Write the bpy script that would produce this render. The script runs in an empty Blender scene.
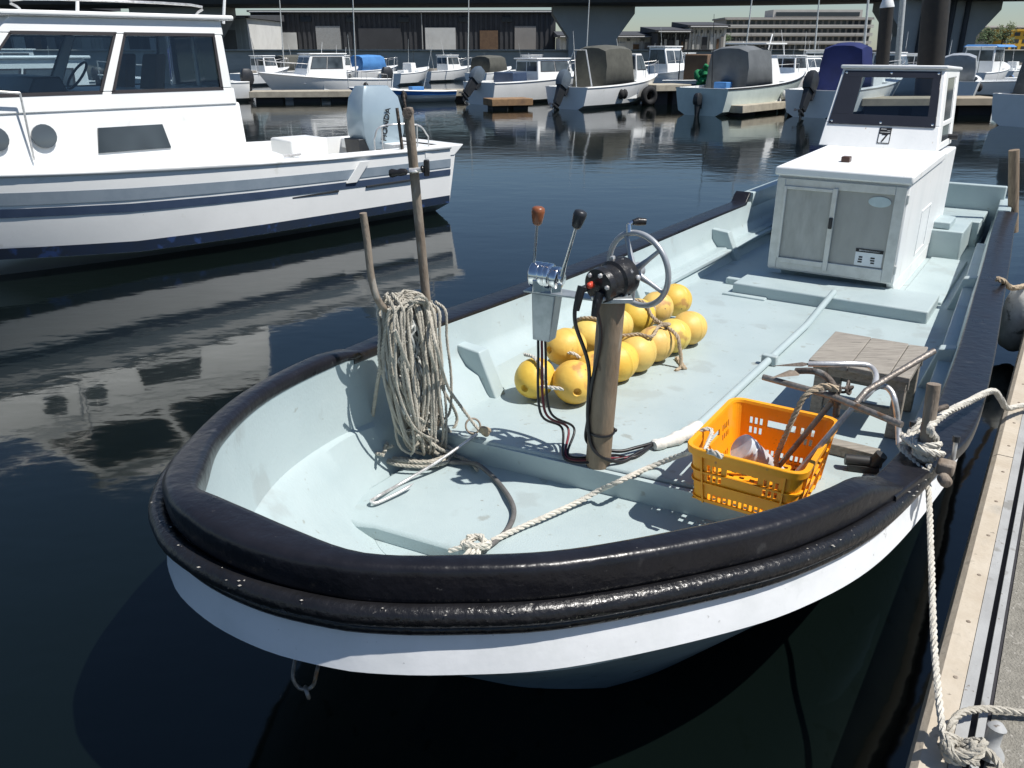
import bpy, bmesh, math, random
from mathutils import Vector, Matrix
R = random.Random(7)
scene = bpy.context.scene
col = scene.collection
rad = math.radians

# ------------------------------------------------------------------ camera maths
FPX, CAMZ, HORY = 820.0, 2.3, 50.0
TH = math.atan((384 - HORY) / FPX)
def ray(u, v):
    a = (v - 384) / FPX
    return Vector(((u - 512) / FPX, math.cos(TH) - a * math.sin(TH), -math.sin(TH) - a * math.cos(TH)))
def at(u, v, z):
    d = ray(u, v); k = (z - CAMZ) / d.z
    return Vector((d.x * k, d.y * k, z))
def atY(u, v, Y):
    d = ray(u, v); k = Y / d.y
    return Vector((d.x * k, Y, CAMZ + d.z * k))
# frame of the moored fishing boat: s runs from bow to stern, t to starboard
AX = rad(56.4)
DS = Vector((math.cos(AX), math.sin(AX), 0)); DT = Vector((math.sin(AX), -math.cos(AX), 0))
OC = Vector((-1.3975, 0.8903, 0))
def B(s, t, z): return OC + DS * s + DT * t + Vector((0, 0, z))
def onS(u, v, s):
    d = ray(u, v); o = Vector((0, 0, CAMZ)) - OC
    k = (s - o.dot(DS)) / d.dot(DS)
    return Vector((0, 0, CAMZ)) + d * k

# ------------------------------------------------------------------ mesh helpers
class MB:
    def __init__(self): self.v = []; self.f = []; self.m = []; self.mi = 0
    def add(self, vs, fs):
        b = len(self.v); self.v += [Vector(p) for p in vs]
        for f in fs: self.f.append([b + i for i in f]); self.m.append(self.mi)
        return self
    def box(self, c, size, rot=None):
        c = Vector(c); h = [x / 2 for x in size]
        vs = [Vector((x * h[0], y * h[1], z * h[2])) for z in (-1, 1) for y in (-1, 1) for x in (-1, 1)]
        if rot is not None: vs = [rot @ p for p in vs]
        return self.add([c + p for p in vs], [(0,2,3,1),(4,5,7,6),(0,1,5,4),(2,6,7,3),(0,4,6,2),(1,3,7,5)])
    def bbox(self, s0, s1, t0, t1, z0, z1, fn=None):      # box given by its extents in the boat frame
        fn = fn or B
        vs = [fn(s, t, z) for z in (z0, z1) for t in (t0, t1) for s in (s0, s1)]
        return self.add(vs, [(0,2,3,1),(4,5,7,6),(0,1,5,4),(2,6,7,3),(0,4,6,2),(1,3,7,5)])
    def hexa(self, vs):                                    # 8 corners: bottom four then top four (loop order)
        return self.add(vs, [(3,2,1,0),(4,5,6,7),(0,1,5,4),(1,2,6,5),(2,3,7,6),(3,0,4,7)])
    def rings(self, rings, cap=True, closed=True):
        n = len(rings[0]); vs = [p for r in rings for p in r]; fs = []
        for i in range(len(rings) - 1):
            for j in range(n if closed else n - 1):
                k = (j + 1) % n
                fs.append((i*n+j, i*n+k, (i+1)*n+k, (i+1)*n+j))
        if cap and closed:
            fs.append(tuple(range(n))[::-1]); fs.append(tuple((len(rings)-1)*n + j for j in range(n)))
        return self.add(vs, fs)
    def tube(self, path, r, n=8, cap=True):
        path = [Vector(p) for p in path]
        rs = r if isinstance(r, (list, tuple)) else [r] * len(path)
        fr = frames(path)
        return self.rings([[p + (a * math.cos(2*math.pi*j/n) + b * math.sin(2*math.pi*j/n)) * q for j in range(n)]
                           for p, (a, b), q in zip(path, fr, rs)], cap)
    def cyl(self, a, b, r, n=16, r2=None): return self.tube([a, b], [r, r if r2 is None else r2], n)
    def lathe(self, o, axis, prof, n=20):                  # prof: (radius, height along axis)
        o = Vector(o); axis = Vector(axis).normalized()
        a = axis.orthogonal().normalized(); b = axis.cross(a)
        return self.rings([[o + axis * h + (a * math.cos(2*math.pi*j/n) + b * math.sin(2*math.pi*j/n)) * max(q, 1e-4)
                            for j in range(n)] for q, h in prof])
    def ball(self, c, r, n=16, sc=(1, 1, 1), rot=None):
        c = Vector(c); rg = []
        for i in range(n // 2 + 1):
            a = math.pi * i / (n // 2); q = max(math.sin(a), .02)
            ring = []
            for j in range(n):
                p = Vector((r*q*math.cos(2*math.pi*j/n)*sc[0], r*q*math.sin(2*math.pi*j/n)*sc[1], r*math.cos(a)*sc[2]))
                ring.append(c + (rot @ p if rot is not None else p))
            rg.append(ring)
        return self.rings(rg)
    def torus(self, c, axis, RR, r, n=32, m=8, a0=0, a1=2*math.pi):
        axis = Vector(axis).normalized(); a = axis.orthogonal().normalized(); b = axis.cross(a); c = Vector(c)
        full = abs(a1 - a0 - 2*math.pi) < 1e-6
        rg = []
        for i in range(n + 1):
            th = a0 + (a1 - a0) * i / n; e = a * math.cos(th) + b * math.sin(th)
            rg.append([c + e * (RR + r * math.cos(2*math.pi*j/m)) + axis * (r * math.sin(2*math.pi*j/m)) for j in range(m)])
        return self.rings(rg, cap=not full)
    def build(self, name, mats, parent=None, loc=None, smooth=None, bevel=0, fix=True, solid=0):
        if not isinstance(mats, (list, tuple)): mats = [mats]
        org = wloc(parent) if parent else None
        if org is None:
            if loc is None:
                xs = [p.x for p in self.v]; ys = [p.y for p in self.v]; zs = [p.z for p in self.v]
                loc = ((min(xs)+max(xs))/2, (min(ys)+max(ys))/2, min(zs))
            org = Vector(loc)
        me = bpy.data.meshes.new(name)
        me.from_pydata([tuple(p - org) for p in self.v], [], self.f)
        for m in mats: me.materials.append(m)
        me.polygons.foreach_set('material_index', self.m)
        if fix:
            bm = bmesh.new(); bm.from_mesh(me); bmesh.ops.recalc_face_normals(bm, faces=bm.faces); bm.to_mesh(me); bm.free()
        if smooth is not None:
            me.polygons.foreach_set('use_smooth', [True] * len(me.polygons))
            if smooth < 180: me.set_sharp_from_angle(angle=rad(smooth))
        me.update()
        o = bpy.data.objects.new(name, me); col.objects.link(o)
        if parent: o.parent = parent
        else: o.location = org
        if solid:
            md = o.modifiers.new('thickness', 'SOLIDIFY'); md.thickness = solid; md.offset = 0
        if bevel:
            md = o.modifiers.new('bevel', 'BEVEL'); md.width = bevel; md.segments = 2; md.limit_method = 'ANGLE'; md.angle_limit = rad(40)
            me.polygons.foreach_set('use_smooth', [True] * len(me.polygons)); me.set_sharp_from_angle(angle=rad(50))
            md.harden_normals = False
        return o
def wloc(o):
    p = Vector((0, 0, 0))
    while o: p += Vector(o.location); o = o.parent
    return p
def frames(path):
    n = len(path); T = []
    for i in range(n):
        d = path[min(i+1, n-1)] - path[max(i-1, 0)]
        T.append(d.normalized() if d.length > 1e-9 else Vector((0, 0, 1)))
    a = T[0].orthogonal().normalized(); out = []
    for i in range(n):
        a = a - T[i] * a.dot(T[i])
        a = a.normalized() if a.length > 1e-6 else T[i].orthogonal().normalized()
        out.append((a, T[i].cross(a)))
    return out
def cr(pts, k=8):                                          # Catmull-Rom through the points
    pts = [Vector(p) for p in pts]; P = [pts[0]*2 - pts[1]] + pts + [pts[-1]*2 - pts[-2]]; out = []
    for i in range(1, len(P) - 2):
        p0, p1, p2, p3 = P[i-1:i+3]
        for j in range(k):
            t = j / k
            out.append(.5 * (2*p1 + (p2-p0)*t + (2*p0-5*p1+4*p2-p3)*t*t + (3*p1-p0-3*p2+p3)*t**3))
    out.append(pts[-1]); return out
def resample(path, step):
    out = [path[0].copy()]; acc = 0
    for a, b in zip(path, path[1:]):
        L = (b - a).length
        if L < 1e-9: continue
        d = step - acc
        while d <= L:
            out.append(a.lerp(b, d / L)); d += step
        acc = L - (d - step)
    if (out[-1]-path[-1]).length > step*.3: out.append(path[-1].copy())
    return out
def rope(mb, path, r, pitch=None, n=5):                    # three laid strands
    pitch = pitch or r * 7
    p = resample([Vector(q) for q in path], pitch / 7)
    fr = frames(p)
    for k in range(3):
        pts = []
        for i, (q, (a, b)) in enumerate(zip(p, fr)):
            w = 2*math.pi*(i/7 + k/3)
            pts.append(q + (a*math.cos(w) + b*math.sin(w)) * r * .52)
        mb.tube(pts, r * .56, n)
    return mb
def empty(name, loc, rz=0):
    o = bpy.data.objects.new(name, None); col.objects.link(o); o.location = loc; o.rotation_euler = (0, 0, rz)
    o.empty_display_size = .1; return o
def tag(o, label=None, cat=None, group=None, kind=None):
    if label: o['label'] = label
    if cat: o['category'] = cat
    if group: o['group'] = group
    if kind: o['kind'] = kind
    return o
def copy_tree(o, parent=None):
    c = o.copy(); col.objects.link(c)
    if parent: c.parent = parent
    for ch in list(o.children): copy_tree(ch, c)
    return c
def text_mesh(name, body, size, mat, parent, M, ext=.001):  # lettering laid on a surface by matrix M (world, unrotated parents)
    cu = bpy.data.curves.new(name, 'FONT'); cu.body = body; cu.size = size; cu.extrude = ext; cu.align_x = 'CENTER'; cu.align_y = 'CENTER'; cu.offset = size * .012
    tmp = bpy.data.objects.new(name, cu); col.objects.link(tmp)
    dg = bpy.context.evaluated_depsgraph_get(); dg.update()
    me = bpy.data.meshes.new_from_object(tmp.evaluated_get(dg)); bpy.data.objects.remove(tmp)
    me.materials.clear(); me.materials.append(mat)
    me.transform(Matrix.Translation(-wloc(parent)) @ M) if parent else me.transform(M)
    o = bpy.data.objects.new(name, me); col.objects.link(o); o.parent = parent; return o
def basis(o, x, y):                                         # matrix: local x, y, z=x^y at o
    x = Vector(x).normalized(); y = Vector(y).normalized(); z = x.cross(y).normalized(); y = z.cross(x)
    return Matrix(((x.x, y.x, z.x, o[0]), (x.y, y.y, z.y, o[1]), (x.z, y.z, z.z, o[2]), (0, 0, 0, 1)))

# ------------------------------------------------------------------ materials
def mat(name, c, rough=.5, metal=0, c2=None, sc=8, amt=.5, bump=0, bsc=40, detail=4, spots=None, stretch=None, coat=0, ior=1.45, rvar=0, vary=0, spec=.5):
    m = bpy.data.materials.new(name); m.use_nodes = True; nt = m.node_tree; N = nt.nodes; L = nt.links
    bs = N['Principled BSDF']; bs.inputs['Roughness'].default_value = rough; bs.inputs['Metallic'].default_value = metal
    bs.inputs['IOR'].default_value = ior; bs.inputs['Coat Weight'].default_value = coat
    tc = N.new('ShaderNodeTexCoord'); mp = N.new('ShaderNodeMapping'); L.new(tc.outputs['Object'], mp.inputs['Vector'])
    if stretch: mp.inputs['Scale'].default_value = stretch
    c = tuple(c) + (1,)
    last = None
    c2 = (tuple(c2) + (1,)) if c2 else tuple(x * .86 for x in c[:3]) + (1,)
    nz = N.new('ShaderNodeTexNoise'); nz.inputs['Scale'].default_value = sc; nz.inputs['Detail'].default_value = detail; nz.inputs['Roughness'].default_value = .62
    L.new(mp.outputs['Vector'], nz.inputs['Vector'])
    rp = N.new('ShaderNodeValToRGB'); rp.color_ramp.elements[0].position = .5 - .2/ max(amt,.05) * .5; rp.color_ramp.elements[1].position = .5 + .2
    rp.color_ramp.elements[0].position = max(0, .5 - .25); rp.color_ramp.elements[0].color = c2; rp.color_ramp.elements[1].color = c
    rp.color_ramp.elements[1].position = max(.3, .75 - amt * .3)
    L.new(nz.outputs['Fac'], rp.inputs['Fac']); last = rp.outputs['Color']
    for (sc_, thr, colr) in ([spots] if spots and not isinstance(spots, list) else (spots or [])):
        n2 = N.new('ShaderNodeTexNoise'); n2.inputs['Scale'].default_value = sc_; n2.inputs['Detail'].default_value = 6
        L.new(mp.outputs['Vector'], n2.inputs['Vector'])
        r2 = N.new('ShaderNodeValToRGB'); r2.color_ramp.elements[0].position = thr; r2.color_ramp.elements[1].position = thr + .06
        r2.color_ramp.elements[0].color = (0,0,0,1); r2.color_ramp.elements[1].color = (1,1,1,1)
        L.new(n2.outputs['Fac'], r2.inputs['Fac'])
        mx = N.new('ShaderNodeMix'); mx.data_type = 'RGBA'
        L.new(r2.outputs['Color'], mx.inputs['Factor']); L.new(last, mx.inputs[6]); mx.inputs[7].default_value = tuple(colr) + (1,)
        last = mx.outputs[2]
    if vary:                                               # each copy a little different
        oi = N.new('ShaderNodeObjectInfo'); hs = N.new('ShaderNodeHueSaturation'); L.new(last, hs.inputs['Color'])
        for nm, lo, hi in (('Hue', .5 - vary * .12, .5 + vary * .12), ('Saturation', 1 - vary, 1 + vary * .3), ('Value', 1 - vary * .6, 1 + vary * .35)):
            mr = N.new('ShaderNodeMapRange'); mr.inputs['To Min'].default_value = lo; mr.inputs['To Max'].default_value = hi
            fr = N.new('ShaderNodeMath'); fr.operation = 'FRACT'; ml = N.new('ShaderNodeMath'); ml.operation = 'MULTIPLY'; ml.inputs[1].default_value = {'Hue': 1, 'Saturation': 7.3, 'Value': 13.7}[nm]
            L.new(oi.outputs['Random'], ml.inputs[0]); L.new(ml.outputs[0], fr.inputs[0]); L.new(fr.outputs[0], mr.inputs['Value']); L.new(mr.outputs[0], hs.inputs[nm])
        last = hs.outputs['Color']
    bs.inputs['Specular IOR Level'].default_value = spec
    L.new(last, bs.inputs['Base Color'])
    if rvar:
        mr = N.new('ShaderNodeMapRange'); mr.inputs['To Min'].default_value = rough - rvar; mr.inputs['To Max'].default_value = rough + rvar
        L.new(nz.outputs['Fac'], mr.inputs['Value']); L.new(mr.outputs['Result'], bs.inputs['Roughness'])
    if bump:
        n3 = N.new('ShaderNodeTexNoise'); n3.inputs['Scale'].default_value = bsc; n3.inputs['Detail'].default_value = 3
        L.new(mp.outputs['Vector'], n3.inputs['Vector'])
        bp = N.new('ShaderNodeBump'); bp.inputs['Strength'].default_value = bump; bp.inputs['Distance'].default_value = .01
        L.new(n3.outputs['Fac'], bp.inputs['Height']); L.new(bp.outputs['Normal'], bs.inputs['Normal'])
    return m
def glass_mat(name, tint=(.8,.85,.87), alpha=.25, rough=.03):
    m = bpy.data.materials.new(name); m.use_nodes = True; nt = m.node_tree; N = nt.nodes; L = nt.links
    N.remove(N['Principled BSDF'])
    t = N.new('ShaderNodeBsdfTransparent'); t.inputs['Color'].default_value = tuple(tint) + (1,)
    g = N.new('ShaderNodeBsdfGlossy'); g.inputs['Roughness'].default_value = rough
    fz = N.new('ShaderNodeFresnel'); fz.inputs['IOR'].default_value = 1.5
    mx = N.new('ShaderNodeMixShader'); L.new(fz.outputs['Fac'], mx.inputs['Fac']); L.new(t.outputs[0], mx.inputs[1]); L.new(g.outputs[0], mx.inputs[2])
    L.new(mx.outputs[0], N['Material Output'].inputs['Surface']); return m

M = {}
M['teal'] = mat('deck_paint', (.40,.475,.48), .45, c2=(.345,.42,.43), sc=2.2, amt=.6, bump=.2, bsc=140, detail=8, spots=[(3.5, .60, (.355,.415,.415)), (9, .66, (.31,.345,.33)), (26, .69, (.27,.29,.265)), (75, .73, (.17,.155,.13))], rvar=.1)
M['tealwall'] = mat('bulwark_paint', (.41,.485,.49), .4, c2=(.355,.43,.44), sc=1.8, amt=.6, bump=.14, bsc=60, detail=8, spots=[(3, .60, (.36,.415,.415)), (17, .68, (.31,.34,.32)), (60, .74, (.20,.16,.12))], rvar=.1)
M['black'] = mat('black_gunwale_paint', (.013,.013,.017), .30, c2=(.008,.008,.010), sc=6, bump=.4, bsc=20, detail=8, spots=[(9, .68, (.035,.035,.038)), (48, .72, (.15,.145,.14))], rvar=.1, spec=.4)
M['rubber'] = mat('black_rubber', (.012,.012,.014), .30, c2=(.007,.007,.008), sc=10, bump=.4, bsc=50, spots=[(7, .66, (.03,.03,.032)), (50, .70, (.14,.13,.12))], rvar=.12, spec=.45)
M['crust'] = mat('salt_crust', (.42,.40,.36), .9, c2=(.2,.19,.17), sc=60)
M['hullwhite'] = mat('hull_white', (.80,.81,.82), .35, c2=(.70,.72,.72), sc=5, bump=.12, bsc=18, spots=[(3, .64, (.66,.68,.68)), (22, .69, (.33,.33,.31)), (60, .72, (.13,.13,.13))], rvar=.1)
M['hullgrey'] = mat('shaded_hull_bottom', (.24,.31,.34), .5, c2=(.17,.23,.26), sc=5, spots=(9, .62, (.12,.15,.14)))  # blue-grey underside, the shade below the white band put into its colour
M['white'] = mat('white_gelcoat', (.84,.845,.83), .3, c2=(.77,.78,.765), sc=1.8, bump=.05, bsc=20, detail=8, spots=[(3, .68, (.70,.70,.66)), (28, .73, (.45,.42,.36))])
M['cabwhite'] = mat('cabin_paint', (.82,.825,.81), .38, c2=(.74,.755,.745), sc=2.2, bump=.1, bsc=35, detail=8, stretch=(1.6,1.6,.35), spots=[(5, .66, (.67,.66,.61)), (17, .70, (.50,.41,.31)), (60, .74, (.30,.26,.22))])
M['alu'] = mat('aluminium_frame', (.62,.63,.61), .42, .35, c2=(.5,.51,.49), sc=12)
M['panel'] = mat('frosted_panel', (.40,.395,.365), .5, c2=(.33,.325,.30), sc=7, bump=.15, bsc=45, stretch=(1,1,.4))
M['panel2'] = mat('stained_panel', (.46,.455,.42), .55, c2=(.34,.335,.305), sc=13, amt=.3, bump=.3, bsc=35, stretch=(1,1,.3))
M['darkframe'] = mat('smoked_acrylic', (.028,.03,.038), .2, sc=4)
M['glass'] = glass_mat('clear_glass')
M['tint'] = mat('tinted_glass', (.10,.12,.135), .06, c2=(.012,.016,.02), sc=1.1, detail=2)
M['darkgreen'] = mat('dark_plastic', (.03,.03,.03), .5)
M['rust'] = mat('rusty_pipe', (.26,.215,.17), .7, c2=(.15,.11,.078), sc=14, bump=.5, bsc=70, spots=(20, .62, (.30,.27,.23)), stretch=(1,1,.35))
M['post'] = mat('brown_post', (.235,.18,.125), .65, c2=(.15,.105,.065), sc=11, bump=.4, bsc=60, spots=[(10,.62,(.28,.25,.20)), (26,.66,(.10,.07,.045))], stretch=(1,1,.3))
M['rustd'] = mat('dark_rusty_steel', (.14,.115,.095), .65, .3, c2=(.07,.055,.045), sc=25, bump=.6, bsc=90, spots=[(18,.64,(.21,.12,.065)), (9,.62,(.24,.23,.215))])
M['oldsteel'] = mat('old_steel', (.27,.245,.22), .48, .55, c2=(.15,.125,.105), sc=18, bump=.4, bsc=80, spots=[(14,.62,(.22,.13,.075))])
M['steel'] = mat('stainless_steel', (.74,.73,.71), .32, .55, c2=(.42,.40,.38), sc=20, bump=.1, bsc=80)
M['chrome'] = mat('chrome', (.72,.73,.74), .12, 1, sc=9)
M['wheelgrey'] = mat('grey_wheel_paint', (.42,.44,.46), .38, .3, c2=(.33,.35,.37), sc=9)
M['zinc'] = mat('galvanised_sheet', (.42,.45,.46), .4, .6, c2=(.30,.33,.34), sc=18)
M['blackmetal'] = mat('black_cast_metal', (.02,.02,.022), .3, .2, c2=(.035,.033,.03), sc=12, bump=.2, bsc=60, spots=(22,.66,(.3,.3,.3)))
M['brownknob'] = mat('brown_knob', (.25,.085,.035), .35, c2=(.14,.05,.025), sc=30)
M['red'] = mat('red_plastic', (.55,.06,.03), .4)
M['hose'] = mat('black_hose', (.015,.015,.017), .4, sc=9)
M['hosered'] = mat('dark_red_hose', (.16,.02,.03), .4, sc=9)
M['float'] = mat('yellow_float', (.74,.51,.095), .5, c2=(.66,.41,.07), sc=7, bump=.2, bsc=30, spots=[(6,.62,(.52,.29,.08)), (30,.70,(.30,.19,.08))], rvar=.1, vary=.10)
M['ropegrey'] = mat('weathered_rope', (.46,.43,.365), .95, c2=(.33,.305,.255), sc=22, bump=.5, bsc=160)
M['ropewhite'] = mat('white_rope', (.62,.59,.52), .95, c2=(.47,.44,.38), sc=25, bump=.5, bsc=180)
M['ropebrown'] = mat('tan_rope', (.46,.37,.26), .95, c2=(.33,.25,.17), sc=25, bump=.5, bsc=180)
M['cloth'] = mat('white_tape', (.72,.71,.66), .8, c2=(.6,.58,.53), sc=20, bump=.6, bsc=30)
M['orange'] = mat('orange_crate_plastic', (.86,.37,.012), .42, c2=(.80,.31,.012), sc=6, bump=.08, bsc=50, spots=[(5,.62,(.80,.36,.05)), (24,.69,(.45,.20,.05)), (60,.72,(.25,.14,.06))])
M['wood'] = mat('weathered_wood', (.33,.30,.255), .85, c2=(.19,.17,.145), sc=9, bump=.5, bsc=40, stretch=(1,8,8), spots=(7,.68,(.10,.09,.08)))
M['woodpile'] = mat('pile_wood', (.26,.20,.14), .85, c2=(.14,.10,.07), sc=9, bump=.5, bsc=30, stretch=(4,4,.5))
M['beige'] = mat('beige_edge_timber', (.50,.44,.355), .7, c2=(.42,.355,.27), sc=5, bump=.25, bsc=40, spots=[(3,.60,(.40,.36,.30)), (12,.64,(.33,.29,.23)), (45,.68,(.22,.19,.15))])
M['greystrip'] = mat('grey_edge_strip', (.37,.375,.37), .6, c2=(.29,.29,.285), sc=5, bump=.2, bsc=40, spots=[(9,.62,(.24,.235,.22)), (40,.67,(.16,.14,.12))])
M['concrete'] = mat('pontoon_concrete', (.25,.235,.20), .95, c2=(.17,.16,.135), sc=22, bump=.9, bsc=120, spots=(60,.62,(.36,.34,.30)))
M['gap'] = mat('dark_seam', (.03,.028,.032), .7)
M['navy'] = mat('navy_stripe', (.05,.075,.13), .35, c2=(.035,.055,.10), sc=4)
M['greyblue'] = mat('greyblue_stripe', (.25,.30,.35), .35, c2=(.20,.25,.30), sc=4)
M['boot'] = mat('dark_boot_stripe', (.02,.03,.05), .4, c2=(.015,.03,.07), sc=3, spots=(6,.6,(.03,.06,.16)))
M['olive'] = mat('olive_canvas', (.10,.10,.085), .9, c2=(.07,.07,.06), sc=3, bump=.6, bsc=5)
M['greycanvas'] = mat('grey_vinyl', (.15,.16,.165), .6, c2=(.10,.11,.115), sc=2, bump=.6, bsc=4)
M['bluecanvas'] = mat('navy_canvas', (.012,.022,.115), .8, c2=(.009,.016,.08), sc=2, bump=.6, bsc=4)
M['lightblue'] = mat('blue_canvas', (.08,.25,.55), .7, c2=(.06,.19,.45), sc=2, bump=.5, bsc=4)
M['blue'] = mat('blue_paint', (.05,.22,.60), .4, sc=3)
M['greennet'] = mat('green_net', (.02,.22,.085), .9, c2=(.01,.13,.05), sc=9, bump=1, bsc=14)
M['cowl'] = mat('grey_cowling', (.10,.125,.15), .25, c2=(.08,.10,.125), sc=3)
M['cowlsilver'] = mat('silver_cowling', (.34,.42,.47), .25, .2, c2=(.30,.38,.43), sc=2)
M['darkmetal'] = mat('dark_metal', (.03,.033,.038), .4, .3, c2=(.05,.05,.05), sc=8)
M['tyre'] = mat('tyre_rubber', (.016,.016,.017), .8, bump=.4, bsc=20)
M['floatdock'] = mat('float_block', (.42,.38,.30), .85, c2=(.28,.25,.20), sc=3, bump=.3, bsc=10)
M['rustydock'] = mat('rusty_raft', (.30,.18,.09), .85, c2=(.14,.09,.06), sc=3, bump=.3, bsc=10)
M['dockbeige'] = mat('timber_dock', (.40,.34,.25), .85, c2=(.27,.23,.17), sc=1.5, bump=.3, bsc=10)
M['brownbox'] = mat('brown_tarp', (.16,.10,.06), .8, c2=(.10,.06,.04), sc=3)
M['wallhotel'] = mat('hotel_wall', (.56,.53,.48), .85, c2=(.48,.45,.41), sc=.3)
M['wallshade'] = mat('shaded_recess_wall', (.28,.265,.25), .85, sc=.5)  # darker copy of the hotel wall, balcony shade put into the colour
M['win'] = mat('window_glass', (.04,.05,.06), .12, sc=.6)
M['seawall'] = mat('seawall_concrete', (.48,.46,.41), .9, c2=(.36,.345,.30), sc=.4, bump=.4, bsc=2, stretch=(1,1,3))
M['land'] = mat('land', (.20,.19,.16), .95, c2=(.13,.13,.10), sc=.05)
M['corr'] = mat('corrugated_metal', (.62,.62,.60), .6, c2=(.52,.52,.50), sc=.6)
M['shed'] = mat('dark_shed', (.06,.062,.068), .8, c2=(.045,.046,.05), sc=.4)
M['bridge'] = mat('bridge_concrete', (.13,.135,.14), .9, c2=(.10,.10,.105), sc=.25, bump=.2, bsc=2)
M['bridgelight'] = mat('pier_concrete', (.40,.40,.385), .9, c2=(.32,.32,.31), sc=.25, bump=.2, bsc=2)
M['pile'] = mat('dark_steel_pile', (.025,.023,.021), .6, c2=(.04,.034,.028), sc=3)
M['yellowwall'] = mat('yellow_wall', (.72,.42,.05), .8, sc=.5)
M['creamwall'] = mat('cream_wall', (.55,.50,.38), .8, sc=.5)
M['redwall'] = mat('dark_red_wall', (.08,.028,.028), .8, sc=.5)
M['leaf'] = mat('foliage', (.06,.10,.035), .8, c2=(.03,.055,.02), sc=1.2)
M['leaf2'] = mat('pale_foliage', (.14,.17,.075), .8, c2=(.08,.10,.045), sc=1.2)
M['bark'] = mat('bark', (.10,.075,.055), .9, sc=4)
M['ink'] = mat('black_ink', (.012,.012,.014), .5)
M['paper'] = mat('white_sticker', (.78,.80,.80), .4)
M['palesticker'] = mat('pale_sticker', (.55,.64,.64), .4, c2=(.48,.57,.57), sc=18)
M['buoywhite'] = mat('white_fender', (.66,.66,.62), .6, c2=(.40,.40,.37), sc=9, bump=.6, bsc=12, spots=(10,.6,(.22,.22,.2)))
M['can'] = mat('tin', (.78,.80,.82), .35, .35, c2=(.5,.52,.54), sc=14, bump=.15, bsc=30)
# ------------------------------------------------------------------ camera, light, sky
cam = bpy.data.cameras.new('camera'); camo = bpy.data.objects.new('camera', cam); col.objects.link(camo)
camo.location = (0, 0, CAMZ); camo.rotation_euler = (rad(90) - TH, 0, 0)
cam.sensor_width = 36; cam.lens = FPX / 1024 * 36; cam.clip_start = .05; cam.clip_end = 6000
scene.camera = camo
SUN = -(DS * -.13 + DT * -.58 + Vector((0, 0, -1))); SUN.normalize()
sl = bpy.data.lights.new('sun', 'SUN'); sl.energy = 4.8; sl.angle = rad(.5); sl.color = (1, .965, .91)
so = bpy.data.objects.new('sun', sl); col.objects.link(so); so.rotation_euler = SUN.to_track_quat('Z', 'Y').to_euler(); so.location = (20, 3, 40)
w = bpy.data.worlds.new('World'); scene.world = w; w.use_nodes = True
nt = w.node_tree; bg = nt.nodes['Background']; sky = nt.nodes.new('ShaderNodeTexSky'); sky.sky_type = 'NISHITA'; sky.sun_disc = False
sky.sun_elevation = math.asin(SUN.z); sky.sun_rotation = math.atan2(SUN.x, SUN.y); sky.air_density = 1.0; sky.dust_density = .35; sky.ozone_density = 1.0
tn = nt.nodes.new('ShaderNodeMix'); tn.data_type = 'RGBA'; tn.blend_type = 'MULTIPLY'; tn.inputs['Factor'].default_value = 1; tn.inputs[7].default_value = (.83, .93, 1.05, 1)
nt.links.new(sky.outputs[0], tn.inputs[6]); nt.links.new(tn.outputs[2], bg.inputs['Color']); bg.inputs['Strength'].default_value = .07
scene.view_settings.view_transform = 'Standard'; scene.view_settings.look = 'None'; scene.view_settings.gamma = 1; scene.view_settings.exposure = .30
scene.cycles.max_bounces = 6; scene.cycles.transparent_max_bounces = 12; scene.cycles.caustics_reflective = False; scene.cycles.caustics_refractive = False
scene.cycles.sample_clamp_indirect = 4

# ------------------------------------------------------------------ water
def water_mat():
    m = bpy.data.materials.new('harbour_water'); m.use_nodes = True; nt = m.node_tree; N = nt.nodes; L = nt.links
    bs = N['Principled BSDF']; bs.inputs['Base Color'].default_value = (.0022, .0042, .0036, 1); bs.inputs['Roughness'].default_value = .06; bs.inputs['Specular Tint'].default_value = (.95, 1, .88, 1)
    bs.inputs['IOR'].default_value = 1.5
    tc = N.new('ShaderNodeTexCoord')
    def noise(sc, stretch, det, rot=0):
        mp = N.new('ShaderNodeMapping'); mp.inputs['Scale'].default_value = stretch; mp.inputs['Rotation'].default_value = (0, 0, rot)
        L.new(tc.outputs['Object'], mp.inputs['Vector'])
        n = N.new('ShaderNodeTexNoise'); n.inputs['Scale'].default_value = sc; n.inputs['Detail'].default_value = det; n.inputs['Roughness'].default_value = .55
        L.new(mp.outputs[0], n.inputs['Vector']); return n.outputs['Fac']
    def mul(a, k, b=None):
        x = N.new('ShaderNodeMath'); x.operation = 'MULTIPLY_ADD'; L.new(a, x.inputs[0]); x.inputs[1].default_value = k
        if b is not None: L.new(b, x.inputs[2])
        else: x.inputs[2].default_value = 0
        return x.outputs[0]
    h = mul(noise(.55, (1, 1.5, 1), 2, .5), .55)
    h = mul(noise(1.9, (1, 1.8, 1), 2, .15), .22, h)
    h = mul(noise(6.5, (1, 1.5, 1), 2, -.2), .055, h)
    # calmer and livelier patches
    pt = noise(.09, (1, 1, 1), 2, .3)
    mr = N.new('ShaderNodeMapRange'); mr.inputs['From Min'].default_value = .38; mr.inputs['From Max'].default_value = .62
    mr.inputs['To Min'].default_value = .3; mr.inputs['To Max'].default_value = 1.0; L.new(pt, mr.inputs['Value'])
    bp = N.new('ShaderNodeBump'); bp.inputs['Distance'].default_value = .019
    L.new(mr.outputs[0], bp.inputs['Strength'])
    L.new(h, bp.inputs['Height']); L.new(bp.outputs[0], bs.inputs['Normal'])
    return m
mb = MB(); mb.add([(-400, -60, 0), (500, -60, 0), (500, 400, 0), (-400, 400, 0)], [(0, 1, 2, 3)])
tag(mb.build('water', water_mat(), loc=(0, 0, 0)), kind='structure')

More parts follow.
